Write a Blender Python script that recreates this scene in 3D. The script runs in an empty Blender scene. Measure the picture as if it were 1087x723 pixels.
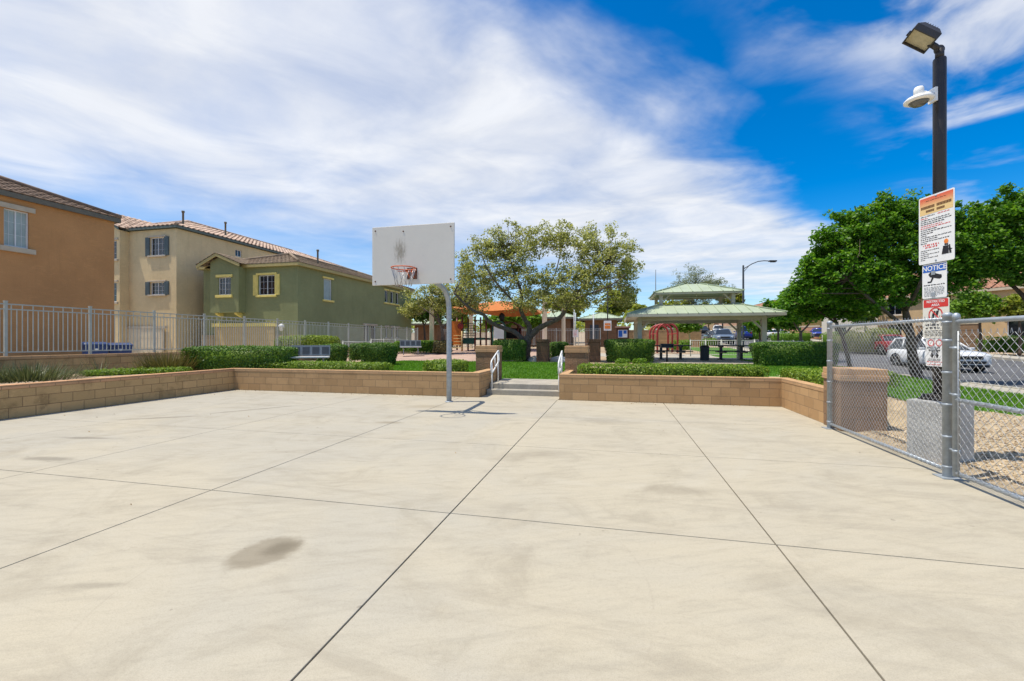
import bpy, bmesh, math, random
import numpy as np
from mathutils import Vector, Matrix
R = math.radians
scene = bpy.context.scene
COL = scene.collection

# ---------------------------------------------------------------- camera, sky, sun, exposure
YAW = R(13.2); CS, SN = math.cos(YAW), math.sin(YAW)
FPX, CX, CY, EYE = 460.0, 543.5, 361.5, 1.5
cam_d = bpy.data.cameras.new('camera'); cam = bpy.data.objects.new('camera', cam_d); COL.objects.link(cam)
cam.location = (0, 0, EYE); cam.rotation_euler = (R(90), 0, YAW)
cam_d.sensor_width = 36; cam_d.lens = 36 * FPX / 1087; cam_d.clip_end = 2000; cam_d.clip_start = 0.05
scene.camera = cam

SUN_FROM = Vector((-1.02, -0.36, 3.27)).normalized()
SUN_EL = math.asin(SUN_FROM.z); SUN_AZ = math.atan2(SUN_FROM.x, SUN_FROM.y)

class NT:
    """small node-tree writer"""
    def __init__(s, tree): s.t = tree; s.n = tree.nodes; s.l = tree.links
    def node(s, typ, **kw):
        n = s.n.new(typ)
        for k, v in kw.items(): setattr(n, k, v)
        return n
    def put(s, sock, v):
        if isinstance(v, bpy.types.NodeSocket): s.l.new(v, sock)
        elif isinstance(v, (tuple, list)):
            d = sock.default_value
            if len(d) == 4 and len(v) == 3: v = (*v, 1)
            sock.default_value = v
        else: sock.default_value = v
    def m(s, op, a, b=0.0, c=None, clamp=False):
        n = s.node('ShaderNodeMath', operation=op, use_clamp=clamp)
        s.put(n.inputs[0], a); s.put(n.inputs[1], b)
        if c is not None: s.put(n.inputs[2], c)
        return n.outputs[0]
    def step(s, v, a, b):           # smoothstep a..b -> 0..1
        n = s.node('ShaderNodeMapRange', interpolation_type='SMOOTHSTEP')
        s.put(n.inputs['Value'], v); s.put(n.inputs['From Min'], a); s.put(n.inputs['From Max'], b)
        return n.outputs[0]
    def mix(s, f, a, b, blend='MIX'):
        n = s.node('ShaderNodeMix', data_type='RGBA', blend_type=blend)
        s.put(n.inputs[0], f); s.put(n.inputs[6], a); s.put(n.inputs[7], b)
        return n.outputs[2]
    def noise(s, vec, scale, detail=4, rough=.55, dist=0.0):
        n = s.node('ShaderNodeTexNoise')
        if vec is not None: s.put(n.inputs['Vector'], vec)
        s.put(n.inputs['Scale'], scale); s.put(n.inputs['Detail'], detail)
        s.put(n.inputs['Roughness'], rough); s.put(n.inputs['Distortion'], dist)
        return n.outputs[0]
    def xyz(s, x, y, z=0.0):
        n = s.node('ShaderNodeCombineXYZ'); s.put(n.inputs[0], x); s.put(n.inputs[1], y); s.put(n.inputs[2], z)
        return n.outputs[0]
    def sep(s, v):
        n = s.node('ShaderNodeSeparateXYZ'); s.put(n.inputs[0], v); return n.outputs
    def bump(s, h, strength=.3, dist=.02):
        n = s.node('ShaderNodeBump'); s.put(n.inputs['Height'], h)
        n.inputs['Strength'].default_value = strength; n.inputs['Distance'].default_value = dist
        return n.outputs[0]

def make_world():
    w = bpy.data.worlds.new('World'); scene.world = w; w.use_nodes = True
    t = NT(w.node_tree); t.n.clear()
    out = t.node('ShaderNodeOutputWorld'); bg = t.node('ShaderNodeBackground'); t.l.new(bg.outputs[0], out.inputs[0])
    sky = t.node('ShaderNodeTexSky', sky_type='NISHITA', sun_disc=False)
    sky.sun_elevation = SUN_EL; sky.sun_rotation = SUN_AZ; sky.altitude = 700; sky.air_density = 1.0; sky.dust_density = 0.35; sky.ozone_density = 2.5
    hs = t.node('ShaderNodeHueSaturation'); hs.inputs['Saturation'].default_value = 1.55; hs.inputs['Value'].default_value = 1.0
    t.l.new(sky.outputs[0], hs.inputs['Color'])
    g = t.node('ShaderNodeTexCoord').outputs['Generated']
    x, y, z = t.sep(g)
    zc = t.m('MAXIMUM', z, 0.035)
    px, py = t.m('DIVIDE', x, zc), t.m('DIVIDE', y, zc)
    X = t.m('ADD', t.m('MULTIPLY', px, CS), t.m('MULTIPLY', py, SN))
    Y = t.m('ADD', t.m('MULTIPLY', px, -SN), t.m('MULTIPLY', py, CS))
    d = t.m('DIVIDE', t.m('SUBTRACT', t.m('SUBTRACT', Y, 1.33), t.m('MULTIPLY', X, .82)), 1.353)
    e = t.m('DIVIDE', t.m('ADD', X, t.m('MULTIPLY', Y, .91)), 1.353)
    st = t.xyz(d, t.m('MULTIPLY', e, .55), 3.1)
    n1 = t.noise(st, 1.1, 6, .55, .3)
    n2 = t.noise(t.xyz(d, t.m('MULTIPLY', e, .78), 7.7), 2.0, 7, .54, .45)
    n3 = t.noise(t.xyz(t.m('MULTIPLY', d, .6), e, 1.7), 1.5, 6, .56, .3)      # cross streaks
    dd = t.m('ADD', d, t.m('MULTIPLY', t.m('SUBTRACT', n1, .5), 1.0))
    dd = t.m('ADD', dd, t.m('MULTIPLY', t.m('SUBTRACT', n2, .5), .45))
    bank = t.step(dd, -.12, .42)
    far = t.step(t.m('ADD', d, t.m('MULTIPLY', t.m('SUBTRACT', n3, .5), 3.4)), 1.7, 3.6)
    bank = t.m('MULTIPLY', bank, t.m('SUBTRACT', 1.0, t.m('MULTIPLY', far, .55)))
    d2 = t.m('ADD', d, t.m('MULTIPLY', t.m('SUBTRACT', n3, .5), .8))
    bank2 = t.m('MULTIPLY', t.m('MULTIPLY', t.step(d2, -.30, -.75), t.m('ADD', .35, t.m('MULTIPLY', t.step(Y, 2.6, 1.5), .65))), t.step(t.m('ADD', n2, t.m('MULTIPLY', t.m('SUBTRACT', n1, .5), .9)), .42, .70))
    a = t.m('MAXIMUM', bank, t.m('MULTIPLY', bank2, .85))
    tex = t.m('ADD', .62, t.m('MULTIPLY', t.m('SUBTRACT', t.m('ADD', t.m('MULTIPLY', n2, .55), t.m('MULTIPLY', n3, .45)), .33), 1.4))
    a = t.m('MULTIPLY', a, tex, clamp=True)
    hz = t.step(z, .0, .16)
    a = t.m('MAXIMUM', a, t.m('MULTIPLY', t.m('SUBTRACT', 1.0, hz), .55))     # thin bright air low down
    a = t.m('MULTIPLY', a, .94)
    skyc = t.mix(1.0, hs.outputs[0], (.110, .150, .160), 'MULTIPLY')
    shade = t.m('ADD', .68, t.m('MULTIPLY', n2, .30))
    cloud = t.mix(1.0, (.98, 1.0, 1.04), t.xyz(shade, shade, shade), 'MULTIPLY')
    t.put(bg.inputs[0], t.mix(a, skyc, cloud)); bg.inputs[1].default_value = 1.0
make_world()
sd = bpy.data.lights.new('sun', 'SUN'); sun = bpy.data.objects.new('sun', sd); COL.objects.link(sun)
sd.energy = 5.0; sd.angle = R(.53); sd.color = (1, .93, .80)
sun.rotation_euler = (-SUN_FROM).to_track_quat('-Z', 'Y').to_euler()
scene.view_settings.view_transform = 'Standard'; scene.view_settings.look = 'None'
scene.view_settings.exposure = 0.10; scene.view_settings.gamma = 1; scene.view_settings.use_curve_mapping = False

# ---------------------------------------------------------------- geometry helpers
def at(px, Z):                  # photo column + distance ahead -> ground position
    X = (px - CX) / FPX * Z
    return (X * CS - Z * SN, X * SN + Z * CS)
def zat(py, Z): return EYE + (CY - py) * Z / FPX

class MB:
    """collects shapes of one part; build() links it as one mesh object"""
    def __init__(s): s.v = []; s.f = []; s.mi = []; s.sm = []
    def add(s, vs, fs, mi=0, smooth=False):
        o = len(s.v); s.v += [tuple(p) for p in vs]
        for f in fs: s.f.append(tuple(i + o for i in f)); s.mi.append(mi); s.sm.append(smooth)
        return s
    def box(s, x0, x1, y0, y1, z0, z1, mi=0):
        vs = [(x, y, z) for z in (z0, z1) for y in (y0, y1) for x in (x0, x1)]
        return s.add(vs, [(0, 2, 3, 1), (4, 5, 7, 6), (0, 1, 5, 4), (2, 6, 7, 3), (0, 4, 6, 2), (1, 3, 7, 5)], mi)
    def obox(s, c, u, v, w, su, sv, sw, mi=0):      # box with axes u, v, w and full sizes
        c, u, v, w = Vector(c), Vector(u), Vector(v), Vector(w)
        vs = [c + u * (a * su / 2) + v * (b * sv / 2) + w * (k * sw / 2) for k in (-1, 1) for b in (-1, 1) for a in (-1, 1)]
        return s.add(vs, [(0, 2, 3, 1), (4, 5, 7, 6), (0, 1, 5, 4), (2, 6, 7, 3), (0, 4, 6, 2), (1, 3, 7, 5)], mi)
    def quad(s, a, b, c, d, mi=0): return s.add([a, b, c, d], [(0, 1, 2, 3)], mi)
    def tube(s, pts, r, n=8, mi=0, cap=True, smooth=True):
        pts = [Vector(p) for p in pts]; k = len(pts)
        rs = r if isinstance(r, (list, tuple)) else [r] * k
        vs = []; prev = None
        for i, p in enumerate(pts):
            d = (pts[min(i + 1, k - 1)] - pts[max(i - 1, 0)])
            d = d.normalized() if d.length > 1e-9 else Vector((0, 0, 1))
            if prev is None:
                a = Vector((0, 0, 1)) if abs(d.z) < .9 else Vector((1, 0, 0))
                u = d.cross(a).normalized()
            else:
                u = (prev - d * prev.dot(d)); u = u.normalized() if u.length > 1e-6 else d.orthogonal().normalized()
            prev = u; w = d.cross(u)
            for j in range(n):
                t = 2 * math.pi * (j + .5) / n
                vs.append(p + u * (rs[i] * math.cos(t)) + w * (rs[i] * math.sin(t)))
        fs = [(i * n + j, i * n + (j + 1) % n, (i + 1) * n + (j + 1) % n, (i + 1) * n + j) for i in range(k - 1) for j in range(n)]
        s.add(vs, fs, mi, smooth)
        if cap:
            o = len(s.v) - len(vs)
            s.f.append(tuple(o + j for j in reversed(range(n)))); s.mi.append(mi); s.sm.append(False)
            s.f.append(tuple(o + (k - 1) * n + j for j in range(n))); s.mi.append(mi); s.sm.append(False)
        return s
    def lathe(s, c, prof, n=20, axis=(0, 0, 1), mi=0, smooth=True):     # prof: (radius, height)
        c = Vector(c); a = Vector(axis).normalized(); u = a.orthogonal().normalized(); w = a.cross(u)
        vs = [c + a * h + u * (r * math.cos(2 * math.pi * j / n)) + w * (r * math.sin(2 * math.pi * j / n)) for r, h in prof for j in range(n)]
        k = len(prof)
        fs = [(i * n + j, i * n + (j + 1) % n, (i + 1) * n + (j + 1) % n, (i + 1) * n + j) for i in range(k - 1) for j in range(n)]
        fs += [tuple(reversed(range(n))), tuple((k - 1) * n + j for j in range(n))]
        return s.add(vs, fs, mi, smooth)
    def prism(s, poly, z0, z1, mi=0):
        n = len(poly)
        vs = [(x, y, z0) for x, y in poly] + [(x, y, z1) for x, y in poly]
        return s.add(vs, [tuple(reversed(range(n))), tuple(range(n, 2 * n))] + [(i, (i + 1) % n, n + (i + 1) % n, n + i) for i in range(n)], mi)
    def extrude(s, poly3, vec, mi=0):               # closed 3-D outline pushed along vec
        n = len(poly3); vec = Vector(vec); a = [Vector(p) for p in poly3]
        return s.add(a + [p + vec for p in a], [tuple(reversed(range(n))), tuple(range(n, 2 * n))] + [(i, (i + 1) % n, n + (i + 1) % n, n + i) for i in range(n)], mi)
    def rock(s, c, r, seed=0, flat=.7, mi=0, sub=2):
        rnd = random.Random(seed); bm = bmesh.new(); bmesh.ops.create_icosphere(bm, subdivisions=sub, radius=1)
        k = [(Vector((rnd.uniform(-1, 1), rnd.uniform(-1, 1), rnd.uniform(-1, 1))).normalized(), rnd.uniform(.55, .95)) for _ in range(9)]
        vs = []
        for v in bm.verts:
            p = v.co.copy()
            for n, h in k:
                t = p.dot(n)
                if t > h: p -= n * (t - h) * .85
            vs.append((c[0] + p.x * r[0], c[1] + p.y * r[1], c[2] + p.z * r[2]))
        fs = [tuple(v.index for v in f.verts) for f in bm.faces]; bm.free()
        return s.add(vs, fs, mi, False)
    def build(s, name, mats, parent=None, bevel=0, fix=True, uv=True):
        me = bpy.data.meshes.new(name); me.from_pydata(s.v, [], s.f)
        mats = mats if isinstance(mats, (list, tuple)) else [mats]
        for m in mats: me.materials.append(m)
        me.polygons.foreach_set('material_index', s.mi); me.polygons.foreach_set('use_smooth', s.sm)
        if fix:
            bm = bmesh.new(); bm.from_mesh(me); bmesh.ops.recalc_face_normals(bm, faces=bm.faces); bm.to_mesh(me); bm.free()
        me.update()
        if uv: box_uv(me)
        o = bpy.data.objects.new(name, me); COL.objects.link(o)
        if parent: o.parent = parent
        if bevel:
            b = o.modifiers.new('bevel', 'BEVEL'); b.width = bevel; b.segments = 2; b.limit_method = 'ANGLE'; b.angle_limit = R(40)
        return o
def box_uv(me):
    uvl = me.uv_layers.new(name='UVMap'); n = len(me.loops)
    if n == 0: return
    co = np.empty(len(me.vertices) * 3); me.vertices.foreach_get('co', co); co = co.reshape(-1, 3)
    li = np.empty(n, dtype=np.int32); me.loops.foreach_get('vertex_index', li)
    tot = np.empty(len(me.polygons), dtype=np.int32); me.polygons.foreach_get('loop_total', tot)
    nr = np.empty(len(me.polygons) * 3); me.polygons.foreach_get('normal', nr); nr = np.repeat(nr.reshape(-1, 3), tot, axis=0)
    p = co[li]; a = np.abs(nr); ax = np.argmax(a, axis=1)
    uv = np.where((ax == 2)[:, None], p[:, :2], np.where((ax == 0)[:, None], p[:, 1:3], p[:, [0, 2]]))
    uvl.data.foreach_set('uv', uv.astype(np.float32).ravel())
def raw(name, verts, faces, mat, parent=None):      # verts (n,3), faces (m,k) arrays
    me = bpy.data.meshes.new(name); verts = np.asarray(verts, np.float32); faces = np.asarray(faces, np.int32); k = faces.shape[1]
    me.vertices.add(len(verts)); me.vertices.foreach_set('co', verts.ravel())
    me.loops.add(faces.size); me.loops.foreach_set('vertex_index', faces.ravel())
    me.polygons.add(len(faces)); me.polygons.foreach_set('loop_start', np.arange(0, faces.size, k, dtype=np.int32))
    me.update(calc_edges=True); me.materials.append(mat)
    o = bpy.data.objects.new(name, me); COL.objects.link(o)
    if parent: o.parent = parent
    return o

# ---------------------------------------------------------------- naming helpers
def tag(o, label, cat, group=None, kind=None):
    if label: o['label'] = label
    if cat: o['category'] = cat
    if group: o['group'] = group
    if kind: o['kind'] = kind
    return o
def thing(name, label, cat, loc=(0, 0, 0), rz=0, group=None):
    o = bpy.data.objects.new(name, None); COL.objects.link(o); o.location = loc; o.rotation_euler = (0, 0, rz); o.empty_display_size = .2
    return tag(o, label, cat, group)
def struct(o, kind='structure'): o['kind'] = kind; return o
def dup(src, loc, rz=None, label=None):             # a copy of a thing with copies of its parts and sub-parts
    r = src.copy(); COL.objects.link(r); r.location = loc
    if rz is not None: r.rotation_euler = (0, 0, rz)
    if label: r['label'] = label
    for ch in list(src.children):
        c = ch.copy(); COL.objects.link(c); c.parent = r
        for g in list(ch.children):
            d = g.copy(); COL.objects.link(d); d.parent = c
    return r

# ---------------------------------------------------------------- materials
def new_mat(name):
    m = bpy.data.materials.new(name); m.use_nodes = True; t = NT(m.node_tree)
    b = t.n['Principled BSDF']; return m, t, b
def pm(name, col, rough=.6, var=.14, scale=5.0, bump=0.0, bscale=60.0, metal=0.0, spec=.4, var2=0.0, bdist=.01):
    m, t, b = new_mat(name)
    g = t.node('ShaderNodeTexCoord').outputs['Object']
    n = t.noise(g, scale, 5, .6)
    lo = tuple(c * (1 - var) for c in col); hi = tuple(min(1, c * (1 + var)) for c in col)
    c = t.mix(t.step(n, .3, .7), lo, hi)
    if var2:
        n2 = t.noise(g, scale * 9, 4, .6); c = t.mix(t.m('MULTIPLY', t.step(n2, .45, .75), var2), c, tuple(x * .45 for x in col))
    t.put(b.inputs['Base Color'], c); t.put(b.inputs['Roughness'], rough); b.inputs['Metallic'].default_value = metal
    b.inputs['Specular IOR Level'].default_value = spec
    if bump: t.put(b.inputs['Normal'], t.bump(t.noise(g, bscale, 5, .6), bump, bdist))
    return m
def glass_mat(name, col=(.03, .045, .06), rough=.06):
    m, t, b = new_mat(name)
    g = t.node('ShaderNodeTexCoord').outputs['Object']
    t.put(b.inputs['Base Color'], t.mix(t.noise(g, 1.3, 3), tuple(c * .6 for c in col), tuple(c * 1.5 for c in col)))
    b.inputs['Roughness'].default_value = rough; b.inputs['Specular IOR Level'].default_value = .8
    return m
def block_mat(name, c1, c2, mortar, bw=.406, bh=.2, split=0.0, stain=.35, off=(0, 0)):
    m, t, b = new_mat(name)
    uv = t.node('ShaderNodeTexCoord').outputs['UV']; ob = t.node('ShaderNodeTexCoord').outputs['Object']
    mp = t.node('ShaderNodeMapping'); t.put(mp.inputs['Vector'], uv); mp.inputs['Location'].default_value = (off[0], off[1], 0)
    br = t.node('ShaderNodeTexBrick'); t.put(br.inputs['Vector'], mp.outputs[0])
    br.offset = .5; t.put(br.inputs['Color1'], c1); t.put(br.inputs['Color2'], c2); t.put(br.inputs['Mortar'], mortar)
    for k, v in (('Scale', 1.0), ('Mortar Size', .0065), ('Mortar Smooth', .15), ('Bias', 0.0), ('Brick Width', bw), ('Row Height', bh)): br.inputs[k].default_value = v
    n = t.noise(ob, 2.3, 6, .65); n2 = t.noise(ob, 11, 5, .65); n3 = t.noise(ob, 90, 3, .6)
    c = t.mix(t.m('MULTIPLY', t.step(n, .48, .72), stain), br.outputs['Color'], tuple(x * .42 for x in c1))
    c = t.mix(t.m('MULTIPLY', t.step(n2, .55, .75), .28), c, tuple(min(1, x * 1.5 + .02) for x in c2))
    c = t.mix(t.m('MULTIPLY', t.step(n3, .5, .8), .35), c, tuple(x * .5 for x in c1))
    t.put(b.inputs['Base Color'], c); b.inputs['Roughness'].default_value = .92; b.inputs['Specular IOR Level'].default_value = .2
    h = t.m('ADD', t.m('MULTIPLY', br.outputs['Fac'], -1.0), t.m('MULTIPLY', n3, .35 + split))
    h = t.m('ADD', h, t.m('MULTIPLY', t.noise(ob, 26, 5, .7), .2 + split * 3))
    t.put(b.inputs['Normal'], t.bump(h, .7 if split else .5, .012 + split * .03))
    return m
def leaf_mat(name, dark, mid, light, trans=.3, rough=.5):
    m, t, b = new_mat(name)
    r = t.node('ShaderNodeNewGeometry').outputs['Random Per Island']
    cr = t.node('ShaderNodeValToRGB'); t.put(cr.inputs[0], r)
    e = cr.color_ramp.elements; e[0].position = 0; e[0].color = (*dark, 1); e[1].position = 1; e[1].color = (*light, 1)
    k = e.new(.5); k.color = (*mid, 1)
    t.put(b.inputs['Base Color'], cr.outputs[0]); b.inputs['Roughness'].default_value = rough; b.inputs['Specular IOR Level'].default_value = .35
    tr = t.node('ShaderNodeBsdfTranslucent'); t.put(tr.inputs[0], t.mix(1.0, cr.outputs[0], (1.25, 1.3, .7), 'MULTIPLY'))
    mx = t.node('ShaderNodeMixShader'); mx.inputs[0].default_value = trans
    t.l.new(b.outputs[0], mx.inputs[1]); t.l.new(tr.outputs[0], mx.inputs[2])
    t.l.new(mx.outputs[0], t.n['Material Output'].inputs[0])
    return m

def court_mat():
    m, t, b = new_mat('court_concrete')
    g = t.node('ShaderNodeTexCoord').outputs['Object']; x, y, z = t.sep(g)
    big = t.noise(g, .28, 5, .6, .6); med = t.noise(g, 1.1, 7, .68, 1.2); fine = t.noise(g, 45, 4, .7)
    streak = t.noise(t.xyz(t.m('MULTIPLY', x, .5), t.m('MULTIPLY', y, 2.4), 2.0), 1.3, 7, .7, .8)
    c = t.mix(t.step(t.m('ADD', big, t.m('MULTIPLY', x, .02)), .30, .58), (.405, .375, .305), (.452, .402, .30))
    c = t.mix(t.m('MULTIPLY', t.step(med, .46, .72), .5), c, (.29, .255, .19))
    c = t.mix(t.m('MULTIPLY', t.step(streak, .48, .70), .42), c, (.285, .25, .19))
    c = t.mix(t.m('MULTIPLY', t.step(t.noise(g, .9, 6, .65, 1.5), .55, .7), .42), c, (.46, .41, .31))
    br = t.noise(t.xyz(t.m('ADD', t.m('MULTIPLY', x, .9), t.m('MULTIPLY', y, .42)), t.m('SUBTRACT', t.m('MULTIPLY', y, 5.4), t.m('MULTIPLY', x, 2.5)), .5), 2.2, 6, .7, .3)
    c = t.mix(t.m('MULTIPLY', t.step(br, .46, .72), .30), c, (.27, .245, .195))
    c = t.mix(t.m('MULTIPLY', t.step(br, .50, .28), .22), c, (.47, .43, .35))
    c = t.mix(t.m('MULTIPLY', t.step(fine, .45, .8), .25), c, (.21, .185, .145))
    c = t.mix(t.m('MULTIPLY', t.step(t.noise(g, 150, 3, .6), .42, .66), .25), c, (.23, .20, .155))
    sp = t.noise(g, 9, 2, .5)
    c = t.mix(t.m('MULTIPLY', t.step(sp, .74, .78), .45), c, (.16, .14, .11))
    cr_ = t.node('ShaderNodeTexVoronoi', feature='DISTANCE_TO_EDGE'); t.put(cr_.inputs['Vector'], t.node('ShaderNodeVectorMath', operation='ADD').outputs[0]); t.put(cr_.inputs['Scale'], .33)
    vm = [n for n in t.n if n.bl_idname == 'ShaderNodeVectorMath'][-1]; t.put(vm.inputs[0], g); t.put(vm.inputs[1], t.xyz(t.m('MULTIPLY', t.noise(g, 1.7, 6, .65), .9), t.m('MULTIPLY', t.noise(g, 1.3, 6, .65), .9), .0))
    k = t.m('MULTIPLY', t.step(cr_.outputs['Distance'], .0016, .0004), t.step(t.noise(g, .35, 2), .55, .66))
    c = t.mix(t.m('MULTIPLY', k, .45), c, (.16, .135, .10))
    wob = t.noise(g, 3.0, 4, .6); wob2 = t.noise(g, 14.0, 4, .6)
    def stain(c, cx, cy, rx, ry, rot, s, col, soft=.35, wb=.55):
        dx, dy = t.m('SUBTRACT', x, cx), t.m('SUBTRACT', y, cy); k, q = math.cos(rot), math.sin(rot)
        u = t.m('DIVIDE', t.m('ADD', t.m('MULTIPLY', dx, k), t.m('MULTIPLY', dy, q)), rx)
        v = t.m('DIVIDE', t.m('SUBTRACT', t.m('MULTIPLY', dy, k), t.m('MULTIPLY', dx, q)), ry)
        r = t.m('SQRT', t.m('ADD', t.m('MULTIPLY', u, u), t.m('MULTIPLY', v, v)))
        r = t.m('ADD', r, t.m('MULTIPLY', t.m('SUBTRACT', wob, .5), wb)); r = t.m('ADD', r, t.m('MULTIPLY', t.m('SUBTRACT', wob2, .5), .35))
        return t.mix(t.m('MULTIPLY', t.step(r, 1.0, 1.0 - soft), s), c, col)
    dk = (.12, .105, .08)
    c = stain(c, -2.40, 2.60, .24, .29, -.35, .52, (.15, .118, .07), .35, .5); c = stain(c, -2.34, 2.66, .15, .20, -.35, .5, (.09, .07, .042), .8, .7)
    c = stain(c, -4.15, 9.15, .75, .35, .2, .35, (.19, .145, .085), .8)
    c = stain(c, -4.0, 7.2, .35, .16, .1, .5, (.2, .16, .1), .7)
    c = stain(c, -7.6, 7.9, 1.5, .10, .95, .5, dk, .8, 1.2)
    c = stain(c, -8.6, 6.6, .9, .10, .55, .55, dk, .8, 1.2)
    c = stain(c, -7.9, 5.0, .75, .10, .15, .5, dk, .8, 1.2)
    c = stain(c, -7.0, 4.0, .5, .12, .1, .5, dk, .7, 1.0)
    c = stain(c, -3.1, 2.0, .30, .05, .3, .35, dk, .8, .8)
    c = stain(c, .6, 4.6, .6, .22, .1, .35, (.19, .16, .115), .8, 1.0)
    c = stain(c, -1.0, 5.6, .7, .3, .4, .28, (.19, .16, .115), .8, 1.0)
    c = stain(c, -.2, 8.2, .9, .4, .0, .25, (.19, .16, .115), .8, 1.0)
    def arc(c, cx, cy, r, wd, a, col):              # faint curved tyre and trowel marks
        dx, dy = t.m('SUBTRACT', x, cx), t.m('SUBTRACT', y, cy)
        q = t.m('SQRT', t.m('ADD', t.m('MULTIPLY', dx, dx), t.m('MULTIPLY', dy, dy)))
        q = t.m('ABSOLUTE', t.m('SUBTRACT', q, r)); k = t.m('MULTIPLY', t.step(q, wd, wd * .3), a)
        return t.mix(t.m('MULTIPLY', k, t.step(wob, .42, .62)), c, col)
    c = arc(c, -1.4, 2.6, 1.62, .010, .22, (.3, .26, .2))
    c = arc(c, -.2, 6.6, 2.0, .12, .3, (.47, .43, .34)); c = arc(c, 3.2, .9, 1.7, .01, .2, (.3, .26, .2))
    t.put(b.inputs['Base Color'], c)
    t.put(b.inputs['Roughness'], t.m('ADD', .62, t.m('MULTIPLY', med, .3))); b.inputs['Specular IOR Level'].default_value = .3
    h = t.m('ADD', fine, t.m('MULTIPLY', t.noise(g, 160, 2, .5), .6))
    t.put(b.inputs['Normal'], t.bump(h, .16, .004))
    return m

def stucco(name, col):                              # sand-float render with trowel bands and faint run-down streaks
    m, t, b = new_mat(name); g = t.node('ShaderNodeTexCoord').outputs['Object']; x, y, z = t.sep(g)
    big = t.noise(g, .55, 5, .6); trow = t.noise(t.xyz(x, y, t.m('MULTIPLY', z, 2.6)), 3.2, 6, .68, 1.0); grain = t.noise(g, 30, 4, .7)
    run = t.noise(t.xyz(t.m('MULTIPLY', x, 3.0), t.m('MULTIPLY', y, 3.0), t.m('MULTIPLY', z, .22)), 1.5, 5, .65)
    c = t.mix(t.step(big, .3, .7), tuple(k * .90 for k in col), tuple(min(1, k * 1.08) for k in col))
    c = t.mix(t.m('MULTIPLY', t.step(trow, .5, .72), .34), c, tuple(min(1, k * 1.30) for k in col))
    c = t.mix(t.m('MULTIPLY', t.step(run, .52, .75), .26), c, tuple(k * .62 for k in col))
    c = t.mix(t.m('MULTIPLY', t.step(grain, .45, .75), .22), c, tuple(k * .6 for k in col))
    t.put(b.inputs['Base Color'], c); b.inputs['Roughness'].default_value = .95; b.inputs['Specular IOR Level'].default_value = .15
    t.put(b.inputs['Normal'], t.bump(t.m('ADD', grain, trow), .55, .02)); return m
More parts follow.
